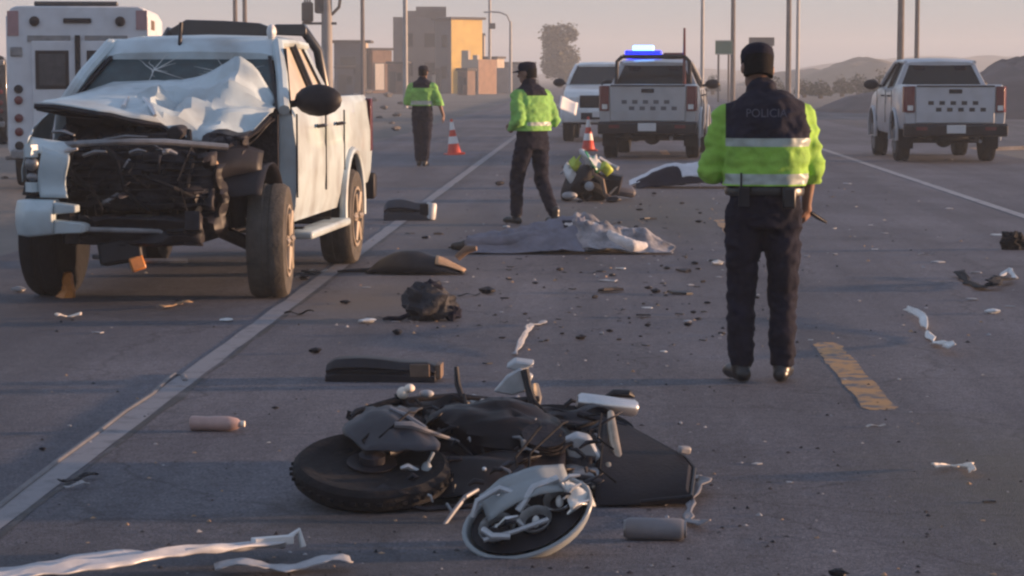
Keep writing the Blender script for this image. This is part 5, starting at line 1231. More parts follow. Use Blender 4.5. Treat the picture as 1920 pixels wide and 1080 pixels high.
# wheel lying nearly flat on the left
wc = P(697, 905, 8.72); wc.z = max(wc.z, 0.11); wax = V(0.05, -0.25, 0.97).normalized()
g = B(); rr = 0.295
g.lathe([(rr * 0.74, -0.03), (rr * 0.8, -0.042), (rr * 0.93, -0.045), (rr, -0.026), (rr * 1.01, 0), (rr, 0.026), (rr * 0.93, 0.045), (rr * 0.8, 0.042), (rr * 0.74, 0.03)], wc, wax, 44); fw = mobj(g, 'front_wheel', rubber)
g = B(); g.lathe([(rr * 0.76, -0.025), (rr * 0.76, 0.025), (rr * 0.7, 0.03), (rr * 0.68, 0.01), (rr * 0.68, -0.02)], wc, wax, 36); g.lathe([(0.05, -0.06), (0.05, 0.07), (0.03, 0.08)], wc, wax, 16)
u_, v_ = frame_of(wax)
for k in range(6):
    a = k * math.pi / 3; d = u_ * math.cos(a) + v_ * math.sin(a); g.tube([wc + d * 0.04, wc + d * rr * 0.7], [(0.03, 0.018), (0.022, 0.014)], 8, up=wax)
mobj(g, 'rim', grime, fw)
g = B(); g.lathe([(0.05, 0.036), (0.095, 0.036), (0.095, 0.041), (0.05, 0.041)], wc, wax, 28); mobj(g, 'brake_disc', blackp, fw)
# fork legs from the hub to the clamps
for dy in (0.06, 0.2):
    a = wc + V(0.05, dy, 0.06); b_ = P(895, 790, 9.1 + dy); g = B(); g.tube([a, a.lerp(b_, 0.45), a.lerp(b_, 0.46), b_], [0.024, 0.024, 0.018, 0.018], 10); mobj(g, 'fork_leg', blackp)
# front mudguard panel over the tyre (grey)
def mg(u, v):
    q = P(lerp(664 + 22 * math.sin(v * 6 + 2), 800 + 26 * math.sin(v * 5 + 1), u), lerp(880 + 20 * math.sin(u * 12), 778 + 14 * math.sin(u * 7), v), 8.66 + 0.44 * v); q.z = max(q.z, 0.20 + 0.10 * v) + 0.05 * math.sin(math.pi * u) * math.sin(math.pi * v) + 0.012 * mnoise.noise(V(u * 6, v * 6, 2)); return q
g = B(); g.grid(mg, 16, 14); mgo = mobj(g, 'front_mudguard', mat('charcoal_plastic', (0.035, 0.034, 0.042), 0.5, var=0.3, spec=0.3), solid=0.006)
g = B(); g.tube([mg(u, 0.25 + 0.1 * u) + V(0, -0.01, 0.012) for u in (0.55, 0.75, 0.95)] + [P(860, 828, 8.95)], [0.012, 0.016, 0.01, 0.006], 6); g.tube([mg(0.6, 0.75) + V(0, -0.01, 0.012), mg(0.85, 0.62) + V(0, -0.01, 0.012), mg(0.97, 0.4) + V(0, -0.01, 0.012)], [0.006, 0.01, 0.01], 6); mobj(g, 'trim_edge', mat('grey_trim', (0.17, 0.165, 0.18), 0.5), mgo)
# tank and side fairing
def blob(g, c, rad, rot, seed, amp=0.06, nu=28, nv=18):
    M = Euler(rot).to_matrix(); c = Vector(c); rings = []
    for j in range(nv + 1):
        a = min(max(math.pi * j / nv, 0.05), math.pi - 0.05); ring = []
        for k in range(nu):
            q = 2 * math.pi * k / nu; d = V(math.sin(a) * math.cos(q), math.sin(a) * math.sin(q), -math.cos(a)); d = V(math.copysign(abs(d.x) ** 0.8, d.x), math.copysign(abs(d.y) ** 0.8, d.y), math.copysign(abs(d.z) ** 0.8, d.z))
            s_ = 1 + amp * mnoise.noise(d * 1.8 + V(seed, 0, 0)) + 0.9 * amp * (0.3 - abs(mnoise.noise(d * 3.2 + V(seed, 4, 0)))) + 0.3 * amp * mnoise.noise(d * 8 + V(seed, 0, 3)); ring.append(c + M @ V(d.x * rad[0] * s_, d.y * rad[1] * s_, d.z * rad[2] * s_))
        rings.append(ring)
    g.loft(rings)
moto_black = mat('motorcycle_black', (0.008, 0.007, 0.011), 0.45, var=0.4, scale=5, spec=0.2, dirt=0.12)
g = B(); blob(g, P(935, 832, 9.2), (0.30, 0.22, 0.155), (0.15, 0.10, 0.1), 1.0, 0.16, 40, 26); tk = mobj(g, 'fuel_tank', moto_black)
g = B(); g.lathe([(0.035, 0), (0.035, 0.015), (0.02, 0.02)], P(905, 790, 9.25), (0.1, -0.5, 0.8), 16); mobj(g, 'filler_cap', grime, tk)
def fair(u, v):
    q = P(lerp(690, 1060, u), lerp(955, 850, v), 8.62 + 0.3 * v); q.z = max(0.03, q.z) + 0.06 * math.sin(math.pi * u) * math.sin(math.pi * v) + 0.02 * mnoise.noise(V(u * 5, v * 4, 7)); return q
g = B(); g.grid(fair, 26, 14); fo = mobj(g, 'side_fairing', moto_black, solid=0.006)
g = B(); g.ell(P(800, 882, 8.7), (0.022, 0.02, 0.034)); g.tube([P(800, 872, 8.72), P(812, 850, 8.8)], 0.008, 6); mobj(g, 'turn_signal', bluegrey)
for px, py, Y, r in ((654, 960, 8.55, 0.012), (735, 960, 8.6, 0.009), (795, 958, 8.6, 0.01), (908, 882, 8.75, 0.009), (845, 770, 9.2, 0.012)):
    q = P(px, py, Y); q.z = max(q.z, 0.03); g = B(); g.lathe([(r, 0), (r, 0.01), (r * 0.6, 0.014)], q, (0, -0.5, 0.85), 10); mobj(g, 'bolt', steel)
# torn panels, chain and loose brackets fill the middle of the machine
for k, (x0, x1, y0, y1, Y, sd_k) in enumerate(((690, 860, 880, 800, 8.95, 1.0), (820, 1000, 935, 860, 8.72, 4.0), (960, 1110, 930, 870, 8.75, 6.0), (740, 880, 800, 752, 9.3, 9.0), (980, 1150, 810, 760, 9.5, 12.0))):
    def pan(u, v):
        q = P(lerp(x0, x1, u), lerp(y0, y1, v), Y + 0.16 * v); q.z = max(0.02, q.z) + 0.05 * mnoise.noise(V(u * 3 + sd_k, v * 2.5, sd_k)); q.y += 0.08 * mnoise.noise(V(u * 3.5, v * 3 + sd_k, 2)); return q
    g = B(); g.grid(pan, 18, 8); mobj(g, 'torn_panel', (moto_black, blackp, grime)[k % 3], solid=0.006)
for k in range(70):
    px = random.uniform(690, 1150); top_y = 760 if px < 1100 else 800
    py = random.uniform(top_y, 945); Y = lerp(9.4, 8.55, (py - 760) / 185) - 0.14
    a = P(px, py, Y); a.z = max(a.z, 0.04); d = V(random.uniform(-0.08, 0.08), random.uniform(-0.03, 0.05), random.uniform(-0.04, 0.04)); r = random.uniform(0.004, 0.011)
    g = B()
    if k % 3 == 0:
        w2 = random.uniform(0.02, 0.06); sd0 = random.uniform(0, 9)
        g.grid(lambda u, v: a + d * u * 1.4 + V(w2 * (v - 0.5), 0.02 * math.sin(u * 4 + sd0), w2 * 0.7 * (v - 0.5)), 3, 2); mobj(g, 'torn_scrap', (grime, blackp, MATS['charcoal_plastic'], moto_black)[k % 4], solid=0.004)
    else:
        g.tube([a, a + d * 0.6 + V(0, 0, 0.012), a + d], [r, r * 1.2, r * 0.6], 6); mobj(g, 'loose_bracket', (grime, greym, MATS['grey_trim'], blackp, blackp, alu, grime)[k % 7])
for k in range(6):
    px, py = random.uniform(720, 1120), random.uniform(770, 850); p0 = P(px, py, 9.05); p1 = P(px + random.uniform(-90, 90), py + random.uniform(30, 100), 8.7)
    g = B(); g.tube([p0, p0.lerp(p1, 0.35) + V(0.03, -0.05, 0.06), p0.lerp(p1, 0.75) + V(-0.03, -0.06, 0.02), V(p1.x, p1.y, max(0.03, p1.z))], 0.0045, 5); mobj(g, 'wire', rubber)
# spoke edges on the tyre and a knobbly tread ring
for k in range(40):
    a_ = 2 * math.pi * k / 40; d = u_ * math.cos(a_) + v_ * math.sin(a_); q = wc + d * 0.298
    g = B(); g.box(q, (0.02, 0.02, 0.012), rot=(0, 0, a_)); mobj(g, 'tread_block', rubber, fw)
g = B(); g.tube([P(690, 945, 8.56) + V(0, 0, 0.02), P(800, 965, 8.5) + V(0, 0, 0.02), P(900, 958, 8.5) + V(0, 0, 0.02), P(1010, 925, 8.66)], 0.011, 6); mobj(g, 'drive_chain', grime)
# engine and gearbox
g = B(); blob(g, P(1040, 885, 9.15), (0.2, 0.2, 0.14), (0.1, 0.2, 0.3), 3.0, 0.12)
for k in range(7): g.lathe([(0.085, 0), (0.085, 0.008)], P(1020, 860, 9.0) + V(0.0, -0.01 * k, 0.016 * k), (0.1, -0.4, 0.9), 18)
mobj(g, 'engine', grime)
g = B(); poly = [P(px, py, 8.98) for px, py in ((1052, 830), (1080, 816), (1105, 822), (1122, 850), (1134, 866), (1108, 882), (1078, 884), (1066, 862))]
g.prism(poly, (0.0, 0.06, 0.01)); ec = mobj(g, 'engine_cover', alu, bevel=0.01)
g = B(); g.tube([P(1085, 866, 8.96), P(1098, 860, 8.955), P(1116, 862, 8.96)], 0.014, 8); g.lathe([(0.012, 0), (0.012, 0.01)], P(1070, 838, 8.975), (0, -1, 0.1), 10); mobj(g, 'cover_recess', blackp, ec)
g = B(); blob(g, P(1105, 905, 8.9), (0.13, 0.1, 0.06), (0, 0.2, 0.2), 5.0, 0.1); mobj(g, 'gearbox', greym)
# seat and tail unit: the dark flat wedge to the right
top = [P(px, py, Y) for px, py, Y in ((1120, 800, 9.35), (1175, 812, 9.33), (1285, 872, 9.08), (1302, 892, 8.95), (1296, 945, 8.62), (1200, 955, 8.6), (1115, 958, 8.6))]
cen = sum(top, Vector()) / len(top)
seat_m = mat('seat_vinyl', (0.013, 0.012, 0.017), 0.55, var=0.4, scale=6, bump=0.15, bscale=60, dirt=0.1, spec=0.12)
g = B(); g.loft([[p + (cen - p) * 0.12 + V(0, 0, 0.045) for p in top], [p + V(0, 0, 0.02) for p in top], [V(p.x, p.y, max(0.012, p.z - 0.09)) for p in top]]); st_ = mobj(g, 'seat', seat_m, bevel=0.02)
g = B(); g.box(P(1283, 858, 9.05) + V(0, 0, 0.03), (0.05, 0.03, 0.03), rot=(0.2, 0.1, 0.4)); mobj(g, 'tail_light', greyscrap, st_, bevel=0.008)
for k in range(9):
    a = P(random.uniform(1140, 1270), random.uniform(850, 940), 8.8) + V(0, 0, 0.0); f_ = (a - cen); a = cen + V(f_.x, f_.y * 2, 0) ; a.z = cen.z + 0.05 + 0.11 * (a.y - cen.y) / 0.35
    g = B(); g.prism([a, a + V(random.uniform(0.01, 0.05), random.uniform(-0.02, 0.02), 0.0), a + V(random.uniform(0.01, 0.04), 0.03, 0.004), a + V(-0.01, 0.02, 0.004)], (0, 0, 0.004)); mobj(g, 'cover_tear', random.choice((MATS['grey_trim'], MATS['charcoal_plastic'])), st_)
g = B(); g.tube([p + V(0, 0, 0.028) for p in top[1:6]], 0.008, 6); mobj(g, 'piping', blackp, st_)
g = B(); g.tube([P(1085, 775, 9.5), P(1170, 800, 9.42), P(1240, 840, 9.3)], 0.016, 8); g.tube([P(1060, 900, 9.0), P(1130, 930, 8.8), P(1250, 950, 8.66)], 0.016, 8); g.tube([P(870, 800, 9.2), P(1000, 790, 9.4), P(1090, 800, 9.4)], 0.02, 8); mobj(g, 'frame_tube', grime)
# rear wheel under the tail
rc = P(1075, 815, 9.55); rc.z = 0.12; rax = V(0.12, -0.12, 0.98).normalized(); g = B(); rr = 0.27
g.lathe([(rr * 0.72, -0.04), (rr * 0.9, -0.065), (rr, -0.03), (rr * 1.02, 0), (rr, 0.03), (rr * 0.9, 0.065), (rr * 0.72, 0.04)], rc, rax, 36); rw_ = mobj(g, 'rear_wheel', rubber)
g = B(); g.lathe([(rr * 0.74, -0.03), (rr * 0.74, 0.03), (rr * 0.68, 0.0)], rc, rax, 30); mobj(g, 'rim', grime, rw_)
# exhaust
a, b_ = P(1082, 752, 9.75), P(1194, 766, 9.8)
g = B(); g.tube([a, a.lerp(b_, 0.06), a.lerp(b_, 0.94), b_], [0.026, 0.037, 0.037, 0.028], 16); ex = mobj(g, 'muffler', steel)
g = B(); g.tube([P(1135, 743, 9.85), P(1150, 737, 9.85), P(1180, 738, 9.85), P(1190, 744, 9.85)], [0.01, 0.03, 0.03, 0.01], 10, flat=0.6); mobj(g, 'heat_shield', blackp, ex)
tan_pipe = mat('heat_stained_pipe', (0.36, 0.29, 0.22), 0.35, 0.6, var=0.3, scale=10)
g = B(); g.tube([P(1145, 775, 9.3), P(1148, 805, 9.15), P(1153, 835, 9.05), P(1163, 868, 8.95)], [0.014, 0.02, 0.021, 0.014], 10); mobj(g, 'header_pipe', tan_pipe)
g = B(); g.tube([P(1140, 870, 8.9), P(1145, 895, 8.85), P(1135, 914, 8.8), P(1098, 918, 8.78)], [0.012, 0.014, 0.014, 0.011], 10); mobj(g, 'header_pipe', tan_pipe)
g = B(); g.tube([P(1004, 722, 9.75), P(1008, 745, 9.7), P(1005, 770, 9.6)], [0.014, 0.018, 0.012], 8); mobj(g, 'bent_bracket', tan_pipe)
g = B(); g.tube([P(993, 780, 9.5), P(1003, 800, 9.45), P(1012, 808, 9.4)], 0.012, 8); mobj(g, 'bent_bracket', alu)
g = B(); g.tube([P(1015, 785, 9.5), P(1024, 798, 9.45)], 0.012, 8); mobj(g, 'bent_bracket', alu)
# handlebar, levers, clamps along the top edge
g = B(); g.tube([P(655, 783, 9.3), P(668, 772, 9.35), P(740, 752, 9.45), P(850, 742, 9.55), P(940, 752, 9.6), P(1010, 748, 9.65)], [0.012, 0.014, 0.013, 0.013, 0.013, 0.013], 10); hb = mobj(g, 'handlebar', blackp)
g = B(); g.tube([P(690, 768, 9.38), P(745, 752, 9.45)], 0.019, 10); mobj(g, 'grip', rubber, hb)
g = B(); g.tube([P(655, 770, 9.3), P(652, 782, 9.3), P(665, 792, 9.28)], 0.009, 8); mobj(g, 'brake_lever', blackp, hb)
g = B(); g.tube([P(856, 688, 9.6), P(858, 720, 9.58), P(866, 745, 9.55)], [0.010, 0.014, 0.012], 8); mobj(g, 'clutch_lever', blackp, hb)
g = B(); g.ell(P(755, 737, 9.45), (0.024, 0.03, 0.026)); g.ell(P(768, 728, 9.45), (0.022, 0.03, 0.018)); mobj(g, 'turn_signal', cream_board)
g = B(); g.ell(P(800, 738, 9.45), (0.03, 0.02, 0.016)); mobj(g, 'turn_signal', greyscrap)
g = B(); blob(g, P(895, 752, 9.6), (0.05, 0.04, 0.022), (0, 0.1, 0), 2.0, 0.3, 16, 10); blob(g, P(965, 760, 9.6), (0.05, 0.04, 0.018), (0, 0.25, 0), 4.0, 0.3, 16, 10); mobj(g, 'switch_housing', alu)
g = B(); g.prism([P(px, py, 9.7) for px, py in ((925, 735), (950, 705), (975, 690), (1000, 705), (985, 735), (960, 742))], (0, 0.05, 0.0)); g.prism([P(px, py, 9.72) for px, py in ((948, 690), (965, 677), (1002, 682), (990, 692), (965, 696))], (0, 0.07, 0.01)); mobj(g, 'triple_clamp', alu, bevel=0.008)
g = B(); g.tube([P(984, 695, 9.68), P(990, 725, 9.65), P(1000, 760, 9.62)], [0.02, 0.016, 0.02], 8); mobj(g, 'steering_stem', blackp)
g = B(); g.tube([P(826, 770, 9.4), P(840, 775, 9.35), P(850, 790, 9.3)], [0.012, 0.016, 0.01], 8); mobj(g, 'cable_guide', MATS['grey_trim'])
for pts in (((870, 740, 9.5), (880, 790, 9.2), (930, 900, 8.75), (900, 960, 8.62)), ((1000, 750, 9.6), (1040, 790, 9.35), (1080, 800, 9.2), (1130, 790, 9.3)), ((780, 750, 9.4), (830, 800, 9.1), (900, 870, 8.85))):
    g = B(); g.tube([P(*q) for q in pts], 0.007, 6); mobj(g, 'cable', rubber)
g = B(); g.tube([P(822, 1000, 8.22), P(850, 960, 8.35), P(872, 932, 8.45), P(896, 918, 8.5)], [0.006, 0.009, 0.009, 0.008], 8); g.tube([P(848, 960, 8.35), P(838, 945, 8.42)], 0.006, 8); mobj(g, 'kickstand', greym)
g = B(); g.tube([P(765, 988, 8.35), P(800, 990, 8.35)], 0.008, 6); mobj(g, 'footrest', greym)

# headlight cowl torn off, lying in front of the motorcycle
hc = P(988, 985, 7.78); hc.z = 0.11
hcw = thing('headlight_cowl', 'torn off grey headlight cowl with bare silver reflectors in front of motorcycle', 'headlight cowl', V(hc.x, hc.y, 0))
HM = Euler((R(46), R(-20), R(4))).to_matrix()
def hpt(x, y, z): return (HM @ V(x, y, z)) * 1.08 + V(0, 0, 0.125)
g = B(); rings = []
for j in range(9):
    a = lerp(0.12, math.pi / 2, j / 8); rings.append([hpt(0.205 * math.sin(a) * math.cos(q), 0.13 * math.sin(a) * math.sin(q) * (1.1 if math.sin(q) < 0 else 0.9), -0.12 * math.cos(a)) for q in [2 * math.pi * k / 36 for k in range(36)]])
g.loft(rings, caps=False)
g.bm.faces.new(list(reversed([v for v in g.bm.verts][:36])))
cs = g.obj('shell', bluegrey, hcw, solid=0.008)
g = B(); g.loft([[hpt(k_ * 0.19 * math.cos(q), k_ * 0.12 * math.sin(q), z_) for q in [2 * math.pi * n_ / 30 for n_ in range(30)]] for k_, z_ in ((0.2, -0.085), (0.7, -0.06), (0.97, -0.012))]); g.obj('inner_housing', blackp, cs)
for k in range(14):
    a = V(random.uniform(-0.15, 0.15), random.uniform(-0.08, 0.09), random.uniform(-0.03, 0.04)); b_ = a + V(random.uniform(-0.08, 0.08), random.uniform(-0.05, 0.05), random.uniform(-0.01, 0.03))
    g = B(); g.tube([hpt(*a), hpt(*(a.lerp(b_, 0.5) + V(0, 0, 0.015))), hpt(*b_)], [0.005, random.uniform(0.006, 0.013), 0.004], 6); g.obj('metal_fragment', (steel, alu, greym, blackp)[k % 4], hcw)
g = B(); g.tube([hpt(0.205 * math.cos(q), 0.13 * math.sin(q) * (1.1 if math.sin(q) < 0 else 0.9), 0.0) for q in [2 * math.pi * k / 36 for k in range(37)]], 0.009, 8); g.obj('rim', bluegrey, cs)
g = B(); g.grid(lambda u, v: hpt(lerp(-0.12, 0.16, u), lerp(0.02, 0.125, v), 0.01 + 0.05 * math.sin(math.pi * u) + 0.012 * mnoise.noise(V(u * 5, v * 4, 1))), 14, 6); g.obj('visor', bluegrey, hcw, solid=0.008)
for x, y, r in ((-0.1, -0.01, 0.055), (0.02, -0.03, 0.05), (0.11, 0.01, 0.045)):
    g = B(); M_ = []
    for rr_, h in ((0.015, -0.06), (r * 0.7, -0.04), (r, 0.0), (r * 1.1, 0.008), (r * 1.05, 0.014), (r * 0.92, 0.0), (r * 0.6, -0.03), (0.01, -0.045)):
        M_.append([hpt(x + rr_ * math.cos(q), y + rr_ * 0.85 * math.sin(q), h + 0.005) for q in [2 * math.pi * k / 18 for k in range(18)]])
    g.loft(M_); rf = g.obj('reflector', steel, hcw)
    g = B(); g.ell(hpt(x, y, -0.005), (0.014, 0.014, 0.022), nu=10, nv=6); g.obj('bulb', clearlens, rf)
for pts, r in ((((-0.16, 0.05, 0.02), (-0.13, 0.08, 0.05), (-0.05, 0.09, 0.06), (0.0, 0.05, 0.05)), 0.011), (((-0.02, 0.0, 0.04), (0.05, 0.05, 0.06), (0.13, 0.06, 0.045)), 0.013), (((-0.15, -0.05, 0.03), (-0.05, -0.06, 0.03), (0.06, -0.06, 0.03)), 0.009), (((-0.14, -0.02, 0.04), (-0.12, -0.06, 0.05), (-0.07, -0.07, 0.03)), 0.012)):
    g = B(); g.tube([hpt(*q) for q in pts], r, 7); g.obj('bracket', alu, hcw)
g = B(); g.grid(lambda u, v: hpt(0.135 + 0.075 * u, lerp(-0.06, 0.06, v) * (1 - 0.4 * u), 0.03 - 0.05 * u * u + 0.012 * math.sin(v * 9 + u * 4)), 6, 8); g.obj('side_lens', clearlens, hcw, solid=0.006)
g = B(); g.box(hpt(-0.1, -0.03, 0.02), (0.07, 0.02, 0.02)); g.obj('connector', blackp, hcw)

# ------------------------------------------------------------------ larger debris
def put(o, px, py, label, cat, rot=(0, 0, 0), z=0.0, group=None):
    o.location = G(px, py) + V(0, 0, z); o.rotation_euler = rot; return tag(o, label, cat, group)
# long silver trim across the lower left corner
g = B()
def trim(u, v):
    q = lerp(-1.05, 0.42, u)
    wv = 0.13 + 0.05 * mnoise.noise(V(u * 5, 1, 2)) + 0.035 * mnoise.noise(V(u * 19, v * 2, 2)); wv *= 1 - 0.65 * max(0, u - 0.55) / 0.45
    fold = 0.05 * abs(((v * 1.5 + u * 0.9) % 1.0) - 0.5)
    return V(q + 0.02 * mnoise.noise(V(v * 6, u * 3, 8)), (v - 0.5) * wv + 0.05 * u, 0.03 + fold + 0.03 * math.sin(u * 3.0) + 0.012 * mnoise.noise(V(u * 14, v * 5, 3)))
g.grid(trim, 60, 8); bmesh.ops.triangulate(g.bm, faces=g.bm.faces[:]); o = g.obj('bumper_trim', mat('silver_trim', (0.46, 0.46, 0.49), 0.4, 0.15, var=0.15, scale=10), None, solid=0.006, angle=14)
tr_e = G(548, 1040); o.rotation_euler = (0, 0, R(36)); o.location = tr_e - Matrix.Rotation(R(36), 3, 'Z') @ V(0.47, 0.08, 0); tag(o, 'long silver strip of bumper trim lying at the lane\'s near left', 'trim')
g = B(); g.box((0.38, 0.05, 0.062), (0.15, 0.03, 0.028), rot=(0, 0.05, 0.06)); g.tube([(0.44, 0.05, 0.064), (0.48, 0.055, 0.085), (0.49, 0.04, 0.03)], 0.012, 7); g.obj('trim_clip', white_pl, o, bevel=0.006)
g = B()
g.grid(lambda u, v: V(lerp(-0.1, 0.34, u), (v - 0.5) * (0.09 + 0.07 * mnoise.noise(V(u * 11, 3, 1))), 0.02 + 0.014 * math.sin(u * 9) + 0.02 * abs(v - 0.5)), 20, 4); o = g.obj('trim_shard', greyscrap, None, solid=0.005, angle=14)
o.location = G(520, 1078) - V(0.1, 0, 0); o.rotation_euler = (0, 0, R(14)); tag(o, 'short grey shard beside the long silver trim', 'shard')
# rope-like moulding along the edge line
g = B(); pts = [G(px, py, 0.006) for px, py in ((-40, 978), (40, 915), (110, 862), (180, 812), (235, 770), (285, 738), (312, 712), (328, 700), (344, 703), (347, 713))]
g.tube(pts, [(0.014, 0.006)] * len(pts), 8); o = g.obj('rubber_moulding', mat('grey_moulding', (0.15, 0.145, 0.155), 0.7, var=0.2), None); tag(o, 'thin grey moulding strip with hooked end beside the white edge line', 'moulding')
# bottles
def bottle(name, px, py, ln, r, m, capm, label, rotz):
    t = thing(name, label, 'bottle', G(px, py) + V(0, 0, r), rotz)
    g = B(); g.lathe([(r * 0.7, -ln * 0.5), (r * 0.97, -ln * 0.48), (r, -ln * 0.4), (r * 0.93, -ln * 0.2), (r, -ln * 0.05), (r, ln * 0.2), (r * 0.75, ln * 0.36), (r * 0.36, ln * 0.43)], (0, 0, 0), (1, 0, 0), 20); g.obj('bottle_body', m, t)
    g = B(); g.lathe([(r * 0.42, ln * 0.43), (r * 0.42, ln * 0.5), (r * 0.3, ln * 0.505)], (0, 0, 0), (1, 0, 0), 14); g.obj('bottle_cap', capm, t)
bottle('bottle', 408, 808, 0.25, 0.034, pinkpl, cream_board, 'pinkish plastic bottle lying alone left of the motorcycle', R(-4))
def canister(px, py, ln, r, m, label, rotz, end):
    t = thing('canister', label, 'canister', G(px, py) + V(0, 0, r), rotz)
    g = B(); g.lathe([(r * 0.86, -ln / 2), (r, -ln / 2 + 0.012), (r, ln / 2 - 0.012), (r * 0.86, ln / 2)], (0, 0, 0), (1, 0, 0), 22); g.obj('cylinder_wall', m, t)
    for s in (-1, 1):
        g = B(); g.lathe([(r * 0.8, s * (ln / 2 - 0.004)), (r * 0.8, s * (ln / 2 + 0.008)), (r * 0.5, s * (ln / 2 + 0.008))], (0, 0, 0), (1, 0, 0), 18); g.obj('end_cap', end, t)
canister(1228, 1012, 0.2, 0.038, mat('grey_canister', (0.16, 0.155, 0.17), 0.5, var=0.2), 'grey cylindrical canister lying in front of the motorcycle seat', R(-3), greym)
# black bumper piece behind the motorcycle
def bumper_piece(px, py, wd, h, dp, m, endm, label, rotz, name='bumper_piece', cat='bumper piece', seed=0):
    t = thing(name, label, cat, G(px, py), rotz)
    g = B(); rings = []
    for k in range(13):
        u = k / 12; x = lerp(-wd / 2, wd / 2, u); hh = h * (0.82 + 0.18 * math.sin(math.pi * min(1, u * 1.3 + 0.1))) * (1 if 0 < k < 12 else 0.8); j = 0.012 * mnoise.noise(V(u * 6, seed, 1))
        rings.append([V(x, y * dp + j, z * hh) for y, z in ((-0.5, 0.0), (0.5, 0.0), (0.42, 0.75), (0.2, 1.0), (-0.25, 0.96), (-0.46, 0.6), (-0.38, 0.5), (-0.5, 0.35))])
    g.loft(rings); b = g.obj('shell', m, t, bevel=0.006)
    g = B(); g.box((wd * 0.36, -dp * 0.5, h * 0.5), (wd * 0.18, 0.012, h * 0.55), rot=(0.1, 0, 0)); g.box((wd / 2 + 0.012, 0, h * 0.42), (0.03, dp * 0.7, h * 0.6)); g.obj('torn_end', endm, t, bevel=0.004)
    g = B(); g.box((-wd * 0.1, -dp * 0.5 - 0.002, h * 0.45), (wd * 0.6, 0.014, h * 0.08)); g.obj('groove', rubber, t)
    return t
bumper_piece(717, 712, 0.58, 0.125, 0.2, blackp, brown_m, 'black bumper piece with brown torn end behind the motorcycle', R(-2))
bumper_piece(765, 412, 0.52, 0.24, 0.3, mat('navy_plastic', (0.03, 0.03, 0.042), 0.5), blackp, 'dark crate lying on the edge line behind the wrecked pickup', R(1), 'broken_crate', 'crate', 3)
g = B(); g.lathe([(0.05, -0.09), (0.06, -0.07), (0.06, 0.07), (0.05, 0.09)], (0, 0, 0.1), (0.1, 0.1, 1), 16); o = g.obj('sunlit_crate_end', white_pl, None); put(o, 808, 413, 'white cylinder added as the sunlit end of the dark crate', 'canister')  # white cylinder stands in for sunlight on the crate's right end
# curved mudguard beside the pickup's rear wheel
t = thing('torn_mudguard', 'dark curved mudguard with brown end beside the pickup\'s rear wheel', 'mudguard', G(785, 513), R(-3))
g = B()
def mgd(u, v):
    x = lerp(-0.42, 0.38, u); z = 0.015 + 0.15 * math.sin(math.pi * min(1, max(0, (u - 0.02) / 0.98)) ** 0.8) * (max(0, math.sin(math.pi * v)) ** 0.55 * 1.15); return V(x, (v - 0.5) * 0.34 * (0.6 + 0.4 * math.sin(math.pi * u)), z + 0.01 * mnoise.noise(V(u * 7, v * 5, 1)))
g.grid(mgd, 28, 12); g.obj('guard_shell', blackp, t, solid=0.01)
g = B(); g.grid(lambda u, v: mgd(lerp(0.7, 0.99, u), lerp(0.1, 0.7, v)) + V(0.01, -0.012, 0.012), 8, 8); g.obj('torn_flap', tan_m, t, solid=0.006)
g = B(); g.tube([V(0.3, 0.1, 0.12), V(0.38, 0.12, 0.19), V(0.46, 0.1, 0.2)], [0.03, 0.035, 0.02], 8); g.obj('stay', brown_m, t)
g = B(); g.tube([V(-0.36, 0, 0.03), V(-0.55, 0.02, 0.018), V(-0.66, -0.02, 0.016)], [0.02, 0.014, 0.008], 7); g.obj('stay', grime, t)
# black bag lump
t = thing('crumpled_bag', 'crumpled black bag on the sandy patch before the pickup', 'bag', G(806, 602), R(8))
g = B(); blob(g, V(0, 0.05, 0.115), (0.15, 0.13, 0.12), (0, 0.1, 0), 8.0, 0.42, 32, 22); g.obj('bag_body', mat('bag_cloth', (0.028, 0.028, 0.036), 0.75, var=0.3, bump=0.5), t)
g = B(); blob(g, V(0.02, 0.06, 0.2), (0.075, 0.07, 0.05), (0, 0.3, 0), 12.0, 0.5, 20, 12); g.obj('bag_flap', black_cloth, t)
g = B(); g.tube([V(-0.13, -0.02, 0.05), V(-0.2, -0.03, 0.02), V(-0.27, -0.02, 0.025), V(-0.3, 0.02, 0.015)], [0.014, 0.018, 0.014, 0.01], 7); g.obj('strap', black_cloth, t)
g = B(); blob(g, V(0.15, 0.0, 0.05), (0.05, 0.05, 0.05), (0, 0, 0), 15.0, 0.5, 16, 10); g.obj('side_pocket', black_cloth, t)
# orange fragment under the pickup nose
g = B(); g.loft([[V(x + sx * w_ * math.cos(q), sy * math.sin(q), z) for q in [2 * math.pi * k / 7 for k in range(7)] for sx, sy in ((1, 0.05),)] for x, w_, z in ((0, 0.075, 0.0), (0.015, 0.05, 0.06), (-0.02, 0.065, 0.12), (-0.01, 0.045, 0.17), (0.0, 0.02, 0.19))])
o = g.obj('lamp_fragment', amberlens, None); put(o, 122, 558, 'upright orange lamp fragment leaning before the pickup\'s right wheel', 'lamp fragment', (0.1, 0.15, 0.3))

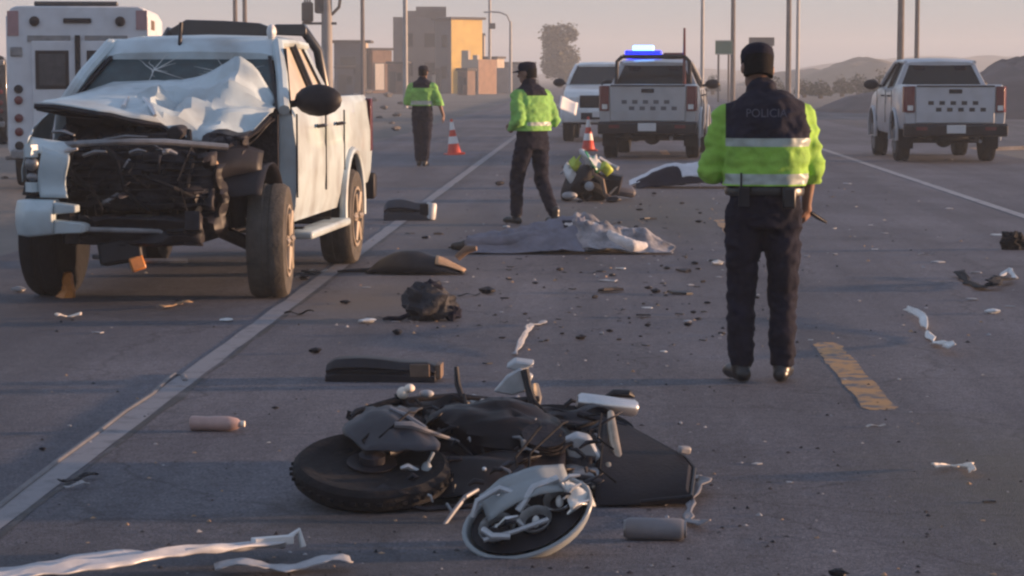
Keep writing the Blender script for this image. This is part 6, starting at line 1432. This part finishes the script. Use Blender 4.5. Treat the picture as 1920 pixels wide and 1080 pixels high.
# ------------------------------------------------------------------ small debris, each piece an object
SH = []
def shard_mesh(kind, seed):
    rnd = random.Random(seed); g = B()
    if kind == 'plate':
        n = rnd.randint(5, 8); pts = [V(math.cos(a) * rnd.uniform(0.35, 1.1), math.sin(a) * rnd.uniform(0.25, 1.0), rnd.uniform(0.0, 0.25)) for a in [2 * math.pi * k / n for k in range(n)]]
        g.loft([[p * 0.5 for p in pts], [V(p.x * 0.47, p.y * 0.47, p.z * 0.5 + 0.09) for p in pts]])
    elif kind == 'curl':
        w0 = rnd.uniform(0.12, 0.2); g.grid(lambda u, v: V((u - 0.5), (v - 0.5) * w0 * 2 * (1 - 0.5 * abs(u - 0.5)) + 0.12 * math.sin(u * 5 + seed), 0.03 + 0.16 * math.sin(u * math.pi * 1.4 + seed) ** 2 + 0.05 * math.sin(v * 3)), 10, 3)
        bmesh.ops.solidify(g.bm, geom=g.bm.faces[:], thickness=0.03)
    else:
        rings = []
        for j in range(6):
            a = min(max(math.pi * j / 5, 0.15), math.pi - 0.15); rings.append([V(0.5 * math.sin(a) * math.cos(q) * rnd.uniform(0.45, 1.2), 0.4 * math.sin(a) * math.sin(q) * rnd.uniform(0.45, 1.2), 0.25 - 0.25 * math.cos(a) * rnd.uniform(0.7, 1.1)) for q in [2 * math.pi * k / 8 for k in range(8)]])
        g.loft(rings)
    return g
MESH = {}
def shard(kind, seed, m):
    key = (kind, seed % 7, m.name)
    if key not in MESH: MESH[key] = shard_mesh(kind, seed % 7).mesh('shard', m, angle=8)
    return MESH[key]
def debris(name, kind, m, px, py, wpx, label, group, seed, hscale=1.0, rz=None):
    p = G(px, py); s = 1.2 * wpx / FPX * p.y
    o = bpy.data.objects.new(name, shard(kind, seed, m)); COL.objects.link(o); o.location = p + V(0, 0, 0.001)
    o.scale = (s, s * 0.8, s * hscale); o.rotation_euler = (0, 0, rz if rz is not None else random.uniform(-0.7, 0.7)); tag(o, label, name.replace('_', ' '), group); return o
DK = [(1145, 548, 50, 'plate'), (1278, 552, 48, 'plate'), (1230, 550, 20, 'chunk'), (1205, 595, 40, 'plate'), (1275, 590, 24, 'plate'), (1300, 588, 12, 'chunk'), (1128, 510, 22, 'plate'), (1215, 412, 34, 'plate'), (1148, 380, 30, 'chunk'), (1200, 395, 14, 'chunk'), (1250, 505, 18, 'chunk'), (1303, 496, 16, 'chunk'), (1280, 510, 34, 'plate'), (1340, 490, 30, 'plate'), (1090, 637, 22, 'chunk'), (1353, 628, 18, 'chunk'), (915, 552, 30, 'chunk'), (880, 556, 38, 'curl'), (955, 525, 22, 'plate'), (1050, 508, 16, 'chunk'),
      (745, 628, 24, 'chunk'), (592, 663, 24, 'chunk'), (915, 682, 22, 'plate'), (705, 598, 30, 'curl'), (737, 600, 28, 'plate'), (560, 592, 50, 'curl'), (648, 570, 24, 'chunk'), (822, 440, 26, 'plate'), (798, 448, 14, 'chunk'), (770, 438, 20, 'plate'), (862, 468, 40, 'plate'), (1310, 600, 14, 'chunk'), (1115, 560, 14, 'chunk'), (80, 845, 16, 'chunk'), (517, 767, 14, 'chunk'), (1855, 942, 26, 'plate'), (936, 348, 20, 'chunk'), (585, 515, 40, 'plate'), (570, 525, 26, 'chunk'), (1318, 530, 12, 'chunk'), (1290, 612, 16, 'chunk'), (1025, 640, 12, 'chunk'), (985, 590, 10, 'chunk'), (1180, 470, 10, 'chunk'), (1420, 560, 10, 'chunk'), (1560, 370, 12, 'plate'), (1600, 360, 10, 'plate')]
for _ in range(70):
    DK.append((random.uniform(900, 1345), random.uniform(480, 650), random.uniform(6, 17), random.choice(('plate', 'chunk', 'plate', 'curl'))))
for _ in range(22):
    DK.append((random.uniform(1080, 1340), random.uniform(360, 470), random.uniform(5, 14), random.choice(('plate', 'chunk'))))
for i, (px, py, wp, k) in enumerate(DK):
    debris('plastic_fragment', k, blackp if i % 3 else grime, px, py, wp, 'dark plastic or metal fragment scattered on the asphalt around the lying person', 'dark fragments scattered on the lane', i, random.uniform(0.5, 0.9))
LT = [(1215, 578, 20, 'plate'), (1290, 605, 18, 'chunk'), (1285, 615, 12, 'plate'), (1345, 497, 26, 'chunk'), (1348, 520, 14, 'plate'), (1335, 470, 14, 'curl'), (690, 606, 34, 'chunk'), (775, 606, 24, 'curl'), (745, 604, 22, 'plate'), (425, 603, 26, 'chunk'), (185, 625, 30, 'plate'), (35, 548, 34, 'chunk'), (1245, 660, 16, 'plate'), (1735, 478, 30, 'curl'), (1760, 492, 32, 'plate'), (1862, 588, 32, 'chunk'), (1892, 576, 26, 'plate'), (1660, 438, 20, 'plate'), (1640, 468, 14, 'plate'), (1780, 392, 20, 'plate'), (1830, 512, 20, 'plate'), (1872, 442, 24, 'plate'), (1826, 563, 30, 'plate'), (950, 428, 14, 'chunk'), (1165, 505, 26, 'plate'), (1140, 528, 34, 'plate'), (1295, 535, 20, 'plate'), (1640, 800, 34, 'curl'), (1420, 870, 26, 'plate'), (690, 540, 24, 'plate'), (590, 512, 46, 'curl'), (835, 530, 18, 'plate'), (1480, 905, 16, 'plate'), (1175, 990, 14, 'plate'), (1780, 300, 16, 'plate'), (1590, 345, 18, 'plate'), (505, 830, 12, 'plate'), (130, 800, 10, 'chunk')]
for _ in range(40):
    LT.append((random.uniform(900, 1900), random.uniform(360, 720), random.uniform(4, 11), random.choice(('plate', 'chunk', 'plate', 'curl'))))
for i, (px, py, wp, k) in enumerate(LT):
    debris('pale_fragment', k, white_pl if i % 3 == 0 else greyscrap, px, py, wp, 'pale grey or white shard scattered on the road surface', 'pale shards scattered on the road', i + 1, random.uniform(0.35, 0.7))
def strip_debris(name, m, pix, wd, label, cat='strip', h=0.03, seed=0):
    pts = [G(px, py) for px, py in pix]; n = len(pts); t0 = pts[0].copy()
    fine = []
    for a, b in zip(pts, pts[1:]):
        for k in range(5): fine.append(a.lerp(b, k / 5))
    fine.append(pts[-1]); N = len(fine) - 1
    def fn(u, v):
        i = min(N, int(round(u * N))); d = (fine[min(N, i + 1)] - fine[max(0, i - 1)]).normalized(); s_ = V(-d.y, d.x, 0); w2 = wd * (0.75 + 1.1 * mnoise.noise(V(u * 9, seed, 2)) + 0.5 * mnoise.noise(V(u * 23, seed, 5)))
        return fine[i] - t0 + s_ * (v - 0.5) * w2 + V(0, 0, 0.012 + h * (0.5 + 0.5 * math.sin(u * 7 + seed)) * (0.6 + 0.6 * v) + 0.01 * mnoise.noise(V(u * 20, v * 3, seed)))
    g = B(); g.grid(fn, N, 4)
    for v in g.bm.verts: v.co += V(mnoise.noise(v.co * 30 + V(seed, 0, 0)), mnoise.noise(v.co * 30 + V(0, seed, 0)), 0) * 0.012
    o = g.obj(name, m, None, solid=0.004, angle=15); o.location = t0; return tag(o, label, cat)
strip_debris('twisted_strip', white_pl, [(1698, 592), (1728, 606), (1738, 625), (1750, 645), (1765, 655), (1785, 668)], 0.05, 'twisted white plastic strip lying on the lane beyond the yellow dash', h=0.05, seed=1)
strip_debris('bent_strip', cream_board, [(1752, 890), (1780, 880), (1800, 879), (1816, 888), (1822, 897)], 0.03, 'short bent cream strip lying right of the yellow dash', h=0.03, seed=2)
strip_debris('mud_flap', rubber, [(1798, 518), (1815, 532), (1845, 545), (1862, 545), (1880, 535), (1900, 528)], 0.12, 'curved black mud flap near the right edge line', 'mud flap', 0.06, 3)
strip_debris('white_shard', white_pl, [(1868, 523), (1890, 519), (1905, 524)], 0.05, 'white curved shard caught on the black mud flap', 'shard', 0.05, 4)
strip_debris('silver_strip', greyscrap, [(965, 668), (985, 640), (998, 615), (1022, 607)], 0.035, 'crinkled silver strip lying behind the motorcycle clamp', h=0.04, seed=5)
strip_debris('clear_film', MATS['grey_trim'], [(1296, 905), (1318, 925), (1296, 950), (1290, 980), (1320, 1000)], 0.05, 'crumpled grey film at the end of the motorcycle seat', 'film', 0.04, 6)
strip_debris('cream_tag', cream_board, [(105, 598), (125, 597), (152, 596)], 0.06, 'cream rectangular tag lying before the pickup nose', 'tag', 0.02, 7)
strip_debris('tan_strip', tan_m, [(302, 582), (330, 574), (358, 572)], 0.06, 'tan strip of scrap under the pickup bumper', h=0.02, seed=8)
strip_debris('dark_strip', blackp, [(110, 912), (140, 905), (165, 902), (178, 896)], 0.03, 'small dark strip with pale tip near the edge line', h=0.02, seed=9)
strip_debris('pale_scrap', greyscrap, [(120, 920), (150, 917), (165, 912)], 0.025, 'thin pale scrap beside the small dark strip', 'scrap', 0.015, 10)
# curled rubber near the right line and a dark lump at the bottom
p = G(1900, 468); g = B(); blob(g, V(0, 0, 0.07), (0.11, 0.07, 0.075), (0.2, 0.5, 0.3), 21.0, 0.75, 22, 14); g.tube([V(-0.1, 0, 0.03), V(-0.04, -0.03, 0.12), V(0.05, -0.03, 0.14), V(0.12, 0, 0.05)], [0.02, 0.03, 0.03, 0.015], 7); o = g.obj('rubber_scrap', rubber, None, angle=25); o.location = p; tag(o, 'torn lump of black rubber beside the right edge line', 'rubber scrap')
debris('plastic_lump', 'chunk', blackp, 1572, 1084, 40, 'jagged black lump alone on the near asphalt', None, 5, 0.8)
# rocks on the left verge
for i, (px, py, wp) in enumerate(((745, 218, 20), (742, 245, 26), (720, 205, 24), (700, 190, 20), (728, 182, 26), (760, 178, 22), (712, 222, 16), (690, 176, 24), (880, 178, 20), (858, 172, 24), (20, 300, 26), (50, 318, 18), (752, 196, 18), (735, 232, 14), (905, 172, 26), (772, 205, 16), (930, 168, 18), (8, 335, 20))):
    p = G(px, py, -0.09); s = wp / FPX * p.y
    o = bpy.data.objects.new('rock', shard('chunk', i, rock_m)); COL.objects.link(o); o.location = p - V(0, 0, 0.02); o.scale = (s, s * 0.8, s * 0.8); o.rotation_euler = (0, 0, i); tag(o, 'rough brown rock on the left dirt verge', 'rock', 'rocks on the left verge')

# ------------------------------------------------------------------ haze
g = B(); g.box((0, 350, 7.0), (2040, 1340, 18.0)); hz = g.obj('haze', [], None)
hm = bpy.data.materials.new('haze_air'); hm.use_nodes = True; n = hm.node_tree.nodes
n.remove(n['Principled BSDF']); pv = n.new('ShaderNodeVolumePrincipled'); pv.inputs['Color'].default_value = (0.80, 0.86, 0.95, 1); pv.inputs['Density'].default_value = 0.0013
hm.node_tree.links.new(pv.outputs[0], n['Material Output'].inputs['Volume']); hz.data.materials.clear(); hz.data.materials.append(hm); hz['kind'] = 'stuff'
tag(hz, 'pale pinkish dawn haze filling the air', 'haze')
